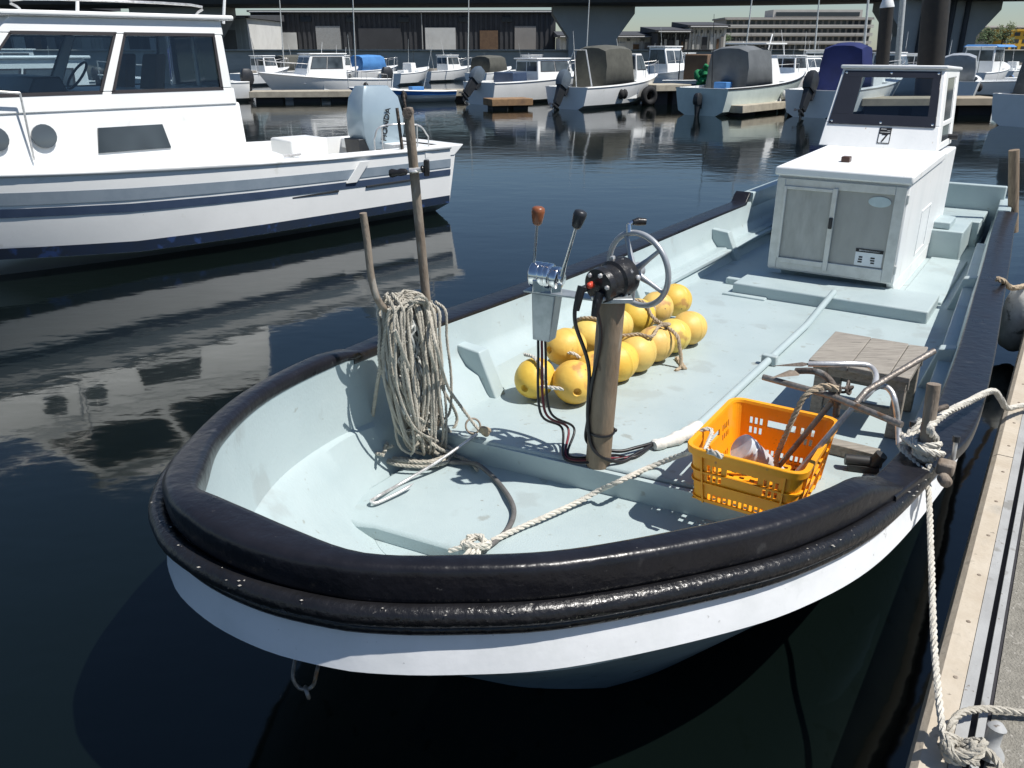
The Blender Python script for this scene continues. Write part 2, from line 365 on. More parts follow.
# ------------------------------------------------------------------ fishing boat
boat = empty('fishing_boat', B(5.5, 0, 0))
tag(boat, 'open work boat with pale teal deck and black gunwale moored at the pontoon', 'boat')
def zr(s): return .78 + .22 * max(0, (6 - s) / 4.8) ** 2
LIP = [(10.6,-1.10),(9.7,-1.13),(8.75,-1.15),(7.5,-1.17),(6.2,-1.18),(5.2,-1.185),(4.38,-1.19),(3.34,-1.18),(2.69,-1.13),(2.15,-1.0),(1.72,-.76),(1.45,-.5),(1.335,-.37),(1.312,-.29),(1.31,-.1),(1.31,.1),(1.318,.27),(1.36,.38),(1.47,.52),(1.68,.74),(2.04,.98),(2.35,1.15),(2.76,1.28),(3.34,1.355),(3.86,1.385),(4.87,1.36),(6.2,1.30),(7.33,1.25),(8.75,1.18),(9.85,1.14),(10.6,1.10)]
OUT = {(1.72,-.76):(1.60,-.80),(1.45,-.5):(1.35,-.57),(1.335,-.37):(1.245,-.40),(1.312,-.29):(1.20,-.27),(1.31,-.1):(1.178,-.09),(1.31,.1):(1.19,.10),(1.318,.27):(1.235,.27),(1.36,.38):(1.285,.38),(1.47,.52):(1.40,.545),(1.68,.74):(1.61,.775),(2.04,.98):(1.98,1.045),(2.35,1.15):(2.30,1.225),(2.76,1.28):(2.72,1.365),(2.15,-1.0):(2.07,-1.065),(2.69,-1.13):(2.65,-1.22)}
_L = cr([(a, c, 0) for a, c in LIP], 60); _O = cr([OUT.get((a, c), (a, c + (.10 if c > 0 else -.10))) + (0,) for a, c in LIP], 60)
lip, outc, acc = [_L[0]], [_O[0]], 0
for k in range(1, len(_L)):
    acc += max((_L[k] - _L[k-1]).length, (_O[k] - _O[k-1]).length)
    if acc > .05 or k == len(_L) - 1: lip.append(_L[k]); outc.append(_O[k]); acc = 0
def normals(c):
    out = []
    for i in range(len(c)):
        d = c[min(i+2, len(c)-1)] - c[max(i-2, 0)]; d.normalize(); out.append(Vector((-d.y, d.x, 0)))
    return out if out[0].y * c[0].y > 0 else [-n for n in out]
nrm = normals(lip); nout = normals(outc)
def PO(i, o):                                               # point at outward offset o from the lip (0.10 is the outer curve)
    if o <= 0: return lip[i] + nrm[i] * o
    if o < .10: return lip[i].lerp(outc[i], o / .10)
    return outc[i] + nout[i] * (o - .10)
def sweep(mb, prof, sel, closed=True, wig=0):
    """prof: function (s,t) -> list of (outward offset, z)"""
    rg = []
    for i, p in enumerate(lip):
        if sel(p.x, p.y):
            rg.append([B(PO(i, o).x, PO(i, o).y, z) for o, z in prof(p.x, p.y)])
    mb.rings(rg, cap=closed, closed=closed); return mb
def rnd(o0, o1, z0, z1, r=.02):   # rounded rectangle profile
    pts = []
    for cx, cz, a in ((o1 - r, z1 - r, 0), (o0 + r, z1 - r, 90), (o0 + r, z0 + r, 180), (o1 - r, z0 + r, 270)):
        for k in range(4):
            w_ = rad(a + 30 * k); pts.append((cx + r * math.cos(w_), cz + r * math.sin(w_)))
    return pts
def circ(o, z, r, n=12): return [(o + r * math.cos(2*math.pi*k/n), z + r * math.sin(2*math.pi*k/n)) for k in range(n)]
def ramp(x, a, b): return max(0, min(1, (x - a) / (b - a)))
sm = lambda x: x * x * (3 - 2 * x)
# hull skin: white band then hull bottom
hb = MB()
def bandprof(s, t):
    z = zr(s); return [(.092, z - .04), (.100, z - .10), (.108, z - .14), (.122, z - .220), (.108, z - .234), (.035, z - .24), (.035, z - .06)]
sweep(hb, bandprof, lambda s, t: True)
hb.build('white_topside_band', M['hullwhite'], boat, smooth=50)
hb = MB(); rg = []
for i, p in enumerate(lip):
    z = zr(p.x); q_ = PO(i, .085); a = Vector((q_.x, q_.y, z - .228))
    e = math.exp(-(p.x - 1.25) / .9)
    wl = Vector((a.x + .88 * e, a.y * (.03 + (.54 if a.y > 0 else .80) * ramp(abs(a.y), .1, 1.0) + .25 * ramp(p.x, 2, 5)), 0)); kl = Vector((a.x + 1.05 * e, a.y * (.02 + .3 * ramp(abs(a.y), 0, .95) + .3 * ramp(p.x, 2, 6)), -.35))
    mid = (a + wl) / 2 + Vector((.02 * e, 0, -.01))
    rg.append([B(*a), B(*mid), B(*wl), B(*kl)])
hb.rings(rg, closed=False)
hb.v += [B(10.6, 1.15, .45), B(10.6, -1.15, .45), B(10.6, -.9, -.35), B(10.6, .9, -.35)]; n0 = len(hb.v) - 4; hb.f.append([n0, n0+1, n0+2, n0+3]); hb.m.append(0)
hb.build('hull_bottom', M['hullgrey'], boat, smooth=60)
# rubber strakes
fb = MB()
def fend(s, t): 
    k = 1 - .35 * ramp(s, 3.5, 6); return circ(.104 + .016 * ramp(-t, .0, .5) * ramp(s, 3.2, 2.2), zr(s) - .040, .033 * k, 14)
sweep(fb, fend, lambda s, t: True); fb.mi = 1
for i, p in enumerate(lip):                                    # salt and paint crumbs caught in the groove
    if p.x > 4.5: continue
    for k in range(3):
        if R.random() < .62 + .35 * math.sin(p.x * 9 + p.y * 7): continue
        o = .118 + R.uniform(-.012, .014); q_ = PO(i, o); q = B(q_.x + R.uniform(-.012, .012), q_.y + R.uniform(-.012, .012), zr(p.x) - .012 + R.uniform(-.006, .006)); fb.ball(q, R.uniform(.0015, .0042), 4, (1.5, 1, .6))
fb.build('rubber_fender', [M['rubber'], M['crust']], boat, smooth=60)
fb = MB(); sweep(fb, lambda s, t: circ(.100, zr(s) - .085, .018, 10), lambda s, t: s < 9); fb.build('lower_rubber_strake', M['rubber'], boat, smooth=60)
# raised bow coaming (rounded, painted black)
cb = MB()
def coam(s, t):
    f = sm(ramp(s, 3.05, 2.62)); z = zr(s); top = z - .01 + (.11 - .05 * ramp(-t, .25, .75)) * max(f, .02)
    return rnd(-.012, .115 - .018 * f, z - .02, top, .028 if f > .6 else .012)
sweep(cb, coam, lambda s, t: s < (2.86 if t < 0 else 3.02))
cb.build('bow_coaming', M['black'], boat, smooth=60)
# flat gunwale cap aft of the coaming
gb = MB()
def cap(s, t):
    wd = (.17 if t > 0 else .155) - .055 * (1 - sm(ramp(s, 2.85, 3.6)))
    st = .10 * sm(ramp(s, 8.72, 8.85)) if t < 0 else 0
    return rnd(-.01, wd, zr(s) - .045 + st, zr(s) + .012 + st, .01)
sweep(gb, cap, lambda s, t: s > 2.8 and t < 0 and s < 8.9); gb.build('gunwale_cap', M['black'], boat, smooth=60)
gb = MB(); sweep(gb, cap, lambda s, t: s > 2.8 and t > 0 and s < 9.75); gb.build('gunwale_cap', M['black'], boat, smooth=60)
# raised aft bulwark to port
ab = MB(); sweep(ab, lambda s, t: rnd(-.02, .10, zr(s) - .06, zr(s) + .10, .012), lambda s, t: s > 8.88 and t < 0); ab.build('aft_bulwark', M['tealwall'], boat, smooth=60)
ab = MB(); sweep(ab, lambda s, t: rnd(-.02, .10, zr(s) - .06, zr(s) + .012, .012), lambda s, t: s > 9.74 and t > 0); ab.build('aft_bulwark', M['tealwall'], boat, smooth=60)
# inner bulwark wall
wb = MB(); rg = []
for p, n in zip(lip, nrm):
    f = 1 if p.y < 0 else -.75; z = zr(p.x); g = sm(ramp(p.x, 2.5, 3.7))
    pr = [(.03, z), (-.005, z + .004), (-.012, z - .02), (-.035, z - .19), (-.055, z - .22), (-.07 - .03 * f, z - .27), (-.10 - .09 * f, .52), (-.135 - .115 * f, .42), (-.17 - .14 * f, .36), (-.25 - .11 * f, .27), (-.36, .18)]
    e = math.exp(-(p.x - 1.31) / 1.0); bot = Vector((p.x + .98 * e, p.y * (.76 if p.y > 0 else .84), 0))
    bw = [(None, z), (None, z + .004), (.008, z - .02), (.03, z - .17), (.04, z - .20), (.055, z - .29), (.10, z - .37), (.24, .21 + (z - .21) * .44), (.46, .21 + (z - .21) * .27), (.74, .21 + (z - .21) * .10), (1.0, .185)]
    row = []
    for (o, za), (h, zb2) in zip(pr, bw):
        A_ = Vector((p.x + n.x * o, p.y + n.y * o, za)); q_ = p.lerp(bot, h) if h is not None else A_; B_ = Vector((q_.x, q_.y, zb2)); c_ = B_.lerp(A_, g); row.append(B(*c_))
    rg.append(row)
wb.rings(rg, closed=False); wb.build('inner_bulwark', M['tealwall'], boat, smooth=38)
# floors
def inset(o, z, s0, s1, sk=0, k0=None):
    pts = []
    for p, n in zip(lip, nrm):
        a = p + n * (o if p.y < 0 or p.x < 3 else o * .45)
        if s0 + sk * (a.y + .62) <= a.x <= s1: pts.append((a.x, a.y, z))
    return pts
def slab(name, o, z, z0, s0, s1, sk, m, bev=.02):
    pts = inset(o, z, s0, s1, sk); n = len(pts)
    b_ = MB(); b_.add([B(*p) for p in pts] + [B(p[0], p[1], z0) for p in pts], [tuple(range(n)), tuple(range(n, 2*n))] + [(i, (i+1) % n, n + (i+1) % n, n + i) for i in range(n)])
    return b_.build(name, m, boat, bevel=bev)
b_ = MB(); wp = [r_[-1] + Vector((0, 0, .001)) for r_, p in zip(rg, lip) if p.x < 3.5]; b_.add(wp, [tuple(range(len(wp)))]); b_.build('bow_well', M['teal'], boat, solid=.003)
slab('main_deck', -.235, .40, .36, 3.165, 10.55, .13, M['teal'], .015)
b_ = MB(); b_.hexa([B(3.125,-.98,.22), B(3.155,-.98,.22), B(3.375,.99,.22), B(3.345,.99,.22), B(3.127,-.98,.385), B(3.155,-.98,.385), B(3.375,1.0,.385), B(3.347,1.0,.385)]); b_.build('deck_riser', M['tealwall'], boat)
# forward platform with rounded corner
pp = [(2.36,-.56),(2.29,-.62),(2.28,-.7),(2.34,-.78),(2.5,-.84),(3.12,-.95),(3.30,.98),(2.75,.98),(2.5,.9),(2.42,.4)]
pp = [(2.40,-.68),(2.365,-.76),(2.36,-.83),(2.39,-.89),(2.45,-.93),(2.52,-.945),(3.15,-.95),(3.36,.97),(2.80,.92),(2.62,.74),(2.50,.1)]
b_ = MB(); n = len(pp); b_.add([B(s, t, .265) for s, t in pp] + [B(s, t, .15) for s, t in pp], [tuple(range(n)), tuple(range(n, 2*n))] + [(i, (i+1) % n, n+(i+1) % n, n+i) for i in range(n)])
b_.build('forward_platform', M['teal'], boat, bevel=.018)
# raised hatch in front of the cabin, aft steps and lockers
b_ = MB(); b_.bbox(6.62, 7.18, -.50, 1.0, .38, .495); b_.bbox(6.9, 7.18, -.66, -.5, .38, .455); b_.build('raised_hatch', M['teal'], boat, bevel=.012)
b_ = MB(); b_.bbox(6.55, 6.62, -.56, -.2, .39, .415); b_.build('hatch_lip', M['teal'], boat, bevel=.008)
b_ = MB(); b_.bbox(7.22, 8.9, .70, 1.02, .39, .425); b_.build('side_deck', M['teal'], boat, bevel=.01)
b_ = MB(); b_.bbox(8.95, 9.72, -.9, .93, .38, .68); b_.build('aft_locker', M['teal'], boat, bevel=.012)
b_ = MB(); b_.bbox(9.0, 9.40, -.6, .80, .682, .75); b_.build('locker_lid', M['teal'], boat, bevel=.012)
b_ = MB(); b_.bbox(9.72, 10.5, -1.0, 1.0, .38, .66); b_.build('stern_deck', M['teal'], boat, bevel=.01)
b_ = MB(); b_.bbox(10.5, 10.58, -1.12, 1.13, .3, .93); b_.bbox(9.85, 10.5, .22, .29, .66, .86); b_.build('transom', M['tealwall'], boat, bevel=.012)
# ribs along both sides
def rib(s, side, z1=.72, w_=.105):
    i = min(range(len(lip)), key=lambda k: abs(lip[k].x - s) + (9 if lip[k].y * side < 0 else 0)); p, n = lip[i], nrm[i]
    def q(o, ds, z): return B(p.x + n.x * o + ds, p.y + n.y * o, z)
    b_ = MB(); h = w_ / 2
    k_ = 1 if side < 0 else .6
    b_.hexa([q(-.315*k_, -h, .39), q(-.315*k_, h, .39), q(-.05, h, .39), q(-.05, -h, .39), q(-.19*k_, -h*.9, z1), q(-.19*k_, h*.9, z1), q(-.02, h*.8, z1 + .015), q(-.02, -h*.8, z1 + .015)])
    b_.build('rib', M['tealwall'], boat, bevel=.008)
for s in (3.72, 5.75, 7.85): rib(s, -1, .665)
for s in (5.3, 7.2): rib(s, 1, .66)
# inner stringers
b_ = MB(); sweep(b_, lambda s, t: rnd(-.245, -.17, .47, .505, .006), lambda s, t: s > 5.9 and t < 0); b_.build('stringer', M['tealwall'], boat, smooth=50)
b_ = MB(); sweep(b_, lambda s, t: rnd(-.11, -.02, .565, .59, .008), lambda s, t: s > 3.4 and s < 9 and t > 0); b_.build('stringer', M['tealwall'], boat, smooth=50)
# drain hole
b_ = MB(); c_ = at(341, 447, .42); b_.lathe(c_, (1, .3, .35), [(.012, -.03), (.018, .0), (.012, .012)], 10); b_.build('drain', M['darkgreen'], boat, smooth=60)

# ---- pipe conduit on deck with wrapped end
pa, pb = B(3.82, .28, .432), B(6.60, .29, .53)
b_ = MB(); b_.tube([pa, B(6.0, .285, .434), B(6.60, .29, .50), B(6.72, .292, .512)], .0245, 12); cond = b_.build('conduit_pipe', M['tealwall'], boat, smooth=60)
for s in (5.1,): MB().bbox(s, s+.05, .235, .335, .40, .468).build('pipe_clip', M['tealwall'], cond, bevel=.008)
b_ = MB(); pth = cr([B(3.90, .285, .436), B(3.78, .275, .44), B(3.68, .235, .43), B(3.57, .18, .425)], 5); b_.tube(pth, [.030,.033,.035,.036,.034,.037,.038,.031,.036,.038,.032,.030,.026,.030,.028,.022][:len(pth)], 12)
b_.ball(B(3.60, .175, .425), .026, 10, (1.2, .8, 1)); b_.build('wrapping', M['cloth'], cond, smooth=70)

# ---- steering post
foot = B(3.30, 0, .39); top = onS(612, 297, 3.24)
post = MB().cyl(foot, top, .062, 24).build('steering_post', M['post'], boat, smooth=60)
b_ = MB(); b_.torus(foot.lerp(top, .22), (top - foot), .067, .006, 24, 6); b_.ball(foot.lerp(top, .22) + Vector((.07, -.005, .0)), .011, 8); b_.build('cable_tie', M['hose'], post, smooth=60)
hub = top + Vector((.01, .02, .075))
WD = (DS * .92 + DT * .22 + Vector((0, 0, .10))).normalized()      # wheel axis, facing aft
b_ = MB(); b_.box(top + Vector((0, 0, .0)), (.17, .14, .022)); b_.box(top + Vector((.03, .045, -.03)), (.05, .02, .08)); b_.box(top+Vector((.05,.02,.03)), (.035,.09,.05)); b_.build('post_bracket', M['zinc'], post, bevel=.004)
pump = MB().lathe(hub, WD, [(.06,-.115),(.078,-.11),(.082,-.08),(.075,-.07),(.075,-.02),(.088,-.01),(.092,.03),(.088,.07),(.07,.085),(.05,.10),(.028,.12),(.022,.19)], 28).build('helm_pump', M['blackmetal'], post, smooth=40)
b_ = MB()
e1 = WD.orthogonal().normalized(); e2 = WD.cross(e1)
for k in range(6):
    w_ = k * math.pi / 3 + .3; b_.lathe(hub - WD * .115 + (e1 * math.cos(w_) + e2 * math.sin(w_)) * .06, -WD, [(.011, -.01), (.011, .008), (.007, .012)], 6)
for q in ((.35,.02),(1.2,.05),(2.2,.03)):
    b_.lathe(hub + WD*q[1] + (e1 * math.cos(q[0]*2) + e2 * math.sin(q[0]*2)) * .088, (e1 * math.cos(q[0]*2) + e2 * math.sin(q[0]*2)), [(.012,0),(.012,.012),(.008,.015)], 8)
b_.build('bolt_heads', M['steel'], pump, smooth=40)
fit1 = hub - WD * .135 + Vector((-.055, -.01, -.005)); fit2 = hub - WD * .15 + Vector((.035, 0, -.03))
b_ = MB(); b_.cyl(hub - WD * .10 + Vector((-.055, -.01, -.005)), fit1, .016, 10); b_.cyl(hub - WD * .10 + Vector((.035, 0, -.03)), fit2, .018, 10); b_.build('hose_fitting', M['darkmetal'], pump, smooth=40)
b_ = MB(); b_.cyl(hub - WD * .12 + Vector((-.02, .0, .012)), hub - WD * .135 + Vector((-.02, 0, .012)), .015, 12); b_.ball(hub - WD * .138 + Vector((-.02, 0, .012)), .0145, 10); b_.build('red_cap', M['red'], pump, smooth=40)
# wheel
wc = hub + WD * .165
wheel = MB(); wheel.torus(wc, WD, .172, .0135, 56, 10); wheel.build('steering_wheel', M['wheelgrey'], post, smooth=60); wheel = post.children[-1]
b_ = MB()
for k in range(5):
    w_ = k * 2 * math.pi / 5 + .55; d = e1 * math.cos(w_) + e2 * math.sin(w_)
    b_.tube([wc - WD * .03 + d * .02, wc - WD * .012 + d * .09, wc + d * .168], [.019, .012, .010], 8)
b_.build('wheel_spokes', M['wheelgrey'], wheel, smooth=60)
MB().lathe(wc, WD, [(.03, -.05), (.034, -.01), (.034, .012), (.02, .02)], 18).build('wheel_hub', M['wheelgrey'], wheel, smooth=50)
up = (Vector((0, 0, 1)) - WD * WD.z).normalized(); sd = WD.cross(up)
kd = (up * .97 - sd * .24).normalized()
if kd.dot(Vector((-1, 0, 0))) < 0: kd = (up * .97 + sd * .24).normalized()
kp = wc + kd * .175
b_ = MB(); b_.cyl(kp - WD * .01, kp + kd * .035, .012, 10); b_.cyl(kp + kd * .035, kp + kd * .045 + Vector((.03, .01, .004)), .010, 8); b_.build('knob_stem', M['chrome'], wheel, smooth=50)
MB().tube([kp + kd*.045 + Vector((.02, 0, .0)), kp + kd * .047 + Vector((.045, .01, .0)), kp + kd * .045 + Vector((.08, .015, 0))], [.012, .019, .016], 12).build('spinner_knob', M['blackmetal'], wheel, smooth=60)
# hydraulic hoses down the post
def hose(name, pts, r, m, par): return MB().tube(cr(pts, 10), r, 8).build(name, m, par, smooth=70)
hd = (foot - top)
hose('hydraulic_hose', [fit1, fit1 + Vector((-.02, -.01, -.03)), fit1 + Vector((-.025, -.01, -.15)), foot.lerp(top, .62) + Vector((-.085, -.03, 0)), foot.lerp(top, .30) + Vector((-.07, -.03, 0)), foot.lerp(top,.12) + Vector((-.03,-.06,0)), B(3.33,.10,.415), B(3.46,.14,.42), B(3.60, .17, .425)], .0092, M['hose'], post)
hose('hydraulic_hose', [fit2, fit2 + Vector((-.015, -.02, -.04)), foot.lerp(top, .80) + Vector((-.045, -.065, 0)), foot.lerp(top, .5) + Vector((-.066, -.03, 0)), foot.lerp(top, .30) + Vector((-.066, .0, 0)), foot.lerp(top, .1) + Vector((-.05, .06, 0)), B(3.4, .05, .43), B(3.50, .12, .43), B(3.62, .18, .43)], .0092, M['hose'], post)
for a_, r_ in ((fit1, .02), (fit2, .022)):
    MB().tube([a_ + Vector((0, -.0, .015)), a_ + Vector((-.012, -.006, -.03)), a_ + Vector((-.022, -.012, -.09))], [r_, r_ * .95, r_ * .7], 10).build('hose_end', M['hose'], post, smooth=60)
# control levers on a side plate
cc = onS(550, 291, 3.22)      # centre of the plate
b_ = MB(); plx = (top - cc); plx.z = 0; plx.normalize(); ply = Vector((-plx.y, plx.x, 0))
def P(a, b, z): return cc + plx * a + ply * b + Vector((0, 0, z))
b_.hexa([P(-.11,-.06,-.006), P(.26,-.035,-.006), P(.26,.035,-.006), P(-.11,.06,-.006), P(-.11,-.06,.004), P(.26,-.035,.004), P(.26,.035,.004), P(-.11,.06,.004)])
ctl = b_.build('control_plate', M['zinc'], post, bevel=.002)
b_ = MB(); b_.lathe(P(-.04, -.0, .07), -plx, [(.0,-.055),(.050,-.055),(.060,-.048),(.062,-.03),(.058,-.026),(.062,-.02),(.062,.0),(.058,.004),(.062,.01),(.062,.046),(.054,.052),(.0,.052)], 26); b_.box(P(-.038, 0, .03), (.10, .105, .06))
b_.build('lever_housing', M['chrome'], ctl, bevel=.004)
b_ = MB(); b_.lathe(P(.035, 0, .065), plx, [(.0,-.02),(.052,-.02),(.055,-.012),(.055,.012),(.048,.018),(.03,.02),(.028,.034),(.0,.036)], 24); b_.box(P(.03, 0, .025), (.05, .08, .05)); b_.build('lever_hub', M['chrome'], ctl, bevel=.003)
for (a, du, kn, m_) in ((-.085, -.012, 'brown lever knob', M['brownknob']), (.06, .02, 'black lever knob', M['darkmetal'])):
    base = P(a, -.01, .07); tip = base + Vector((du * 1.2, 0, .245)) + plx * (.045 if a > 0 else .035)
    lv = MB().tube([base, base.lerp(tip, .3), tip], [.015, .0075, .0065], 10).build('lever', M['chrome'], ctl, smooth=60)
    dd = (tip - base).normalized()
    kb = MB().lathe(tip - dd * .01, dd, [(.013,0),(.021,.008),(.026,.03),(.031,.062),(.028,.078),(.018,.084)], 16).build('lever_knob', m_, ctl, smooth=50)
b_ = MB(); b_.hexa([P(-.07,-.04,-.24), P(.02,-.04,-.24), P(.02,.035,-.24), P(-.07,.035,-.24), P(-.075,-.045,-.006), P(.05,-.045,-.006), P(.05,.04,-.006), P(-.075,.04,-.006)]); b_.build('cable_cover', M['zinc'], ctl, bevel=.006)
c0 = P(-.03, -.01, -.2)
for k, m_ in enumerate((M['hose'], M['hosered'], M['hose'])):
    o = Vector((.018 * k - .02, .01 * k, 0))
    hose('control_cable', [c0 + o, c0 + o + Vector((.0, 0, -.10)), c0 + o * 1.3 + Vector((.02, -.01, -.42)), at(562 + 6*k, 428, .50), B(3.20 + .02*k, -.13, .42), B(3.28 + .05*k, .02 + .01*k, .415), B(3.42, .12 + .01*k, .415), B(3.60, .17, .425)], .0066, m_, ctl)

# ---- tall pole, hook bar
pf = B(3.20, -.93, .38); ptop = onS(408, 108, 3.02)
pole = MB().cyl(pf, ptop, .0225, 16).build('tall_pole', M['rust'], boat, smooth=60)
b_ = MB(); b_.cyl(ptop + Vector((.0, .05, -.02)), ptop + Vector((.0, -.05, -.02)), .022, 12); b_.cyl(ptop + Vector((-.01, 0, -.02)), ptop + Vector((-.02, 0, .075)), .006, 8); b_.tube([ptop + Vector((-.05,.0,-.0)), ptop + Vector((-.035, 0, -.18))], .008, 6); b_.build('pole_fitting', M['rustd'], pole, smooth=50)
pc = pf.lerp(ptop, .835)
b_ = MB(); b_.torus(pc, ptop - pf, .03, .008, 18, 6); b_.cyl(pc + Vector((-.02, -.02, 0)), pc + Vector((.045, -.02, .005)), .012, 10); b_.build('pole_clamp', M['steel'], pole, smooth=50)
b_ = MB(); b_.tube([pc + Vector((-.03,-.02,-.005)), pc + Vector((-.06,-.02,-.008)), pc + Vector((-.075,-.02,-.01)), pc + Vector((-.10,-.02,-.012)), pc+Vector((-.115,-.02,-.013))], [.014,.018,.014,.021,.016], 12)
b_.build('clamp_knob', M['blackmetal'], pole, bevel=.006)
b_ = MB(); b_.tube([pc + Vector((.035,-.02,.005)), pc + Vector((.05,-.02,.008))], [.016,.018], 12); b_.box(pc + Vector((.062, -.02, .012)), (.026, .03, .075)); b_.build('clamp_knob', M['blackmetal'], pole, bevel=.006)
hk = [onS(363, 213, 2.70), onS(367, 240, 2.71), onS(371, 275, 2.72), onS(377, 298, 2.74), onS(386, 309, 2.80), onS(400, 312, 2.90), onS(436, 310, 3.13)]
MB().tube(cr(hk, 6), .0165, 12).build('hook_bar', M['rust'], pole, smooth=60)

# ---- cabin
cab = MB()
S0, S1, T0, T1 = 7.1, 9.62, -.37, .655
cab.bbox(S0 + .02, S1, T0, T1, .535, 1.40)
cab.hexa([B(7.3, T1 - .06, .39), B(S1, T1 - .06, .39), B(S1, T1 - .003, .39), B(7.3, T1 - .003, .39), B(S0 + .03, T1 - .06, .54), B(S1, T1 - .06, .54), B(S1, T1 - .003, .54), B(S0 + .03, T1 - .003, .54)])
cab = cab.build('cabin', M['cabwhite'], boat, bevel=.012)
for z_ in (.66, 1.22):
    b_ = MB(); b_.bbox(S0 - .004, S0 + .03, T1 - .012, T1 + .004, z_ - .035, z_ + .035); b_.build('hinge', M['alu'], cab, bevel=.002)
b_ = MB(); b_.bbox(8.0, 8.5, T1 - .002, T1 + .006, .60, .62); b_.bbox(8.0, 8.5, T1 - .002, T1 + .006, .98, 1.0); b_.bbox(8.0, 8.02, T1 - .002, T1 + .006, .62, .98); b_.bbox(8.48, 8.5, T1 - .002, T1 + .006, .62, .98); b_.build('side_hatch_trim', M['cabwhite'], cab, bevel=.002)
b_ = MB(); b_.bbox(7.32, 9.5, T0 + .06, T1 - .065, .39, .537); b_.build('cabin_plinth', M['teal'], cab, bevel=.01)
for t0 in (-.02, .34): MB().bbox(7.305, 7.325, t0, t0 + .2, .425, .52).build('plinth_recess', M['tealwall'], cab)
b_ = MB(); b_.hexa([B(S0 - .03, T0 - .02, 1.335), B(8.75, T0 - .02, 1.36), B(8.75, T1 + .02, 1.36), B(S0 - .03, T1 + .02, 1.335), B(S0 - .03, T0 - .02, 1.405), B(8.75, T0 - .02, 1.435), B(8.75, T1 + .02, 1.435), B(S0 - .03, T1 + .02, 1.405)])
b_.build('cabin_top', M['cabwhite'], cab, bevel=.016)
# sliding doors in an aluminium frame
fz0, fz1 = .555, 1.315
b_ = MB(); x0, x1 = S0 - .012, S0 + .022
b_.bbox(x0, x1, T0 + .005, T0 + .075, fz0, fz1); b_.bbox(x0, x1, T1 - .095, T1 - .012, fz0, fz1); b_.bbox(x0, x1, T0 + .075, T1 - .095, fz1 - .065, fz1); b_.bbox(x0, x1, T0 + .075, T1 - .095, fz0, fz0 + .10)
dfr = b_.build('door_frame', M['alu'], cab, bevel=.004)
tm = .115
b_ = MB(); b_.bbox(S0 - .028, S0 + .0, tm - .022, tm + .018, fz0 + .03, fz1 - .05); b_.bbox(S0 - .026, S0, T0 + .07, T0 + .095, fz0 + .09, fz1 - .06); b_.bbox(S0 - .026, S0, T0 + .095, tm - .022, fz0 + .055, fz0 + .10); b_.bbox(S0-.026, S0, T0+.095, tm-.022, fz1-.085, fz1-.06); b_.build('sliding_door_frame', M['alu'], cab, bevel=.003)
MB().bbox(S0 - .006, S0 + .015, T0 + .09, tm, fz0 + .09, fz1 - .06).build('door_panel', M['panel2'], cab)
dp = MB().bbox(S0 + .004, S0 + .0195, tm, T1 - .09, fz0 + .09, fz1 - .06).build('door_panel', M['panel'], cab)
MB().bbox(S0 - .045, S0 - .026, tm - .018, tm + .012, .94, 1.03).build('door_latch', M['darkmetal'], cab, bevel=.006)
b_ = MB(); n = 28; c = B(S0 - .0, .455, 1.185); ring = [c + DT * (.085 * math.cos(2*math.pi*k/n)) + Vector((0, 0, .042 * math.sin(2*math.pi*k/n))) for k in range(n)]
b_.rings([ring, [p - DS * .003 for p in ring]]); b_.build('oval_sticker', M['palesticker'], cab)
nt_ = MB().bbox(S0 - .001, S0 + .003, .335, .545, .665, .775).build('notice_sticker', M['paper'], cab)
b_ = MB(); b_.bbox(S0 - .003, S0 + .001, .335, .545, .776, .803)
for tt in (.375, .47):
    for zz in (.735, .715, .695): b_.bbox(S0 - .003, S0 - .0012, tt - .018 + R.random()*.01, tt + .018, zz - .006, zz + .006)
b_.build('notice_print', M['ink'], cab)
MB().bbox(S0 - .003, S0 - .0031 + .001, .36, .52, .784, .795).build('notice_heading', M['paper'], cab)
b_ = MB(); c = B(7.62, .045, 1.435); b_.box(c, (.085, .07, .05), Matrix.Rotation(AX, 3, 'Z')); b_.build('navigation_light', mat('brown_light', (.07,.035,.025), .3), cab, bevel=.008)
# wheelhouse screen
ba, bt = 8.7, 9.2
lt0, lt1, tt0, tt1 = -.47, .60, -.45, .485
zb, zt = 1.43, 2.13
def WS(a, h, d=0):      # a 0..1 across, h 0..1 up, d outward (towards the bow)
    s = ba + (bt - ba) * h; l = lt0 + (tt0 - lt0) * h; r = lt1 + (tt1 - lt1) * h
    return B(s - d, l + (r - l) * a, zb + (zt - zb) * h)
def wsbox(mb, a0, a1, h0, h1, d0, d1):
    mb.hexa([WS(a0,h0,d1), WS(a1,h0,d1), WS(a1,h0,d0), WS(a0,h0,d0), WS(a0,h1,d1), WS(a1,h1,d1), WS(a1,h1,d0), WS(a0,h1,d0)])
wh = MB()
wsbox(wh, 0, 1, 0, .30, -.04, 0); wsbox(wh, 0, .035, .30, 1, -.04, 0); wsbox(wh, .955, 1, .30, 1, -.04, 0); wsbox(wh, .035, .955, .965, 1, -.04, 0)
wh = wh.build('wheelhouse', M['cabwhite'], boat, bevel=.008)
b_ = MB(); h0, h1, a0, a1 = .285, .975, .028, .965
wsbox(b_, a0, a1, h0, h0 + .13, .002, .014); wsbox(b_, a0, a1, h1 - .085, h1, .002, .014); wsbox(b_, a0, a0 + .20, h0 + .13, h1 - .085, .002, .014); wsbox(b_, a1 - .075, a1, h0 + .13, h1 - .085, .002, .014)
b_.build('window_surround', M['darkframe'], wh, bevel=.002)
b_ = MB(); wsbox(b_, a0 + .20, a1 - .075, h0 + .13, h1 - .085, .006, .010); b_.build('windscreen', M['glass'], wh)
b_ = MB()
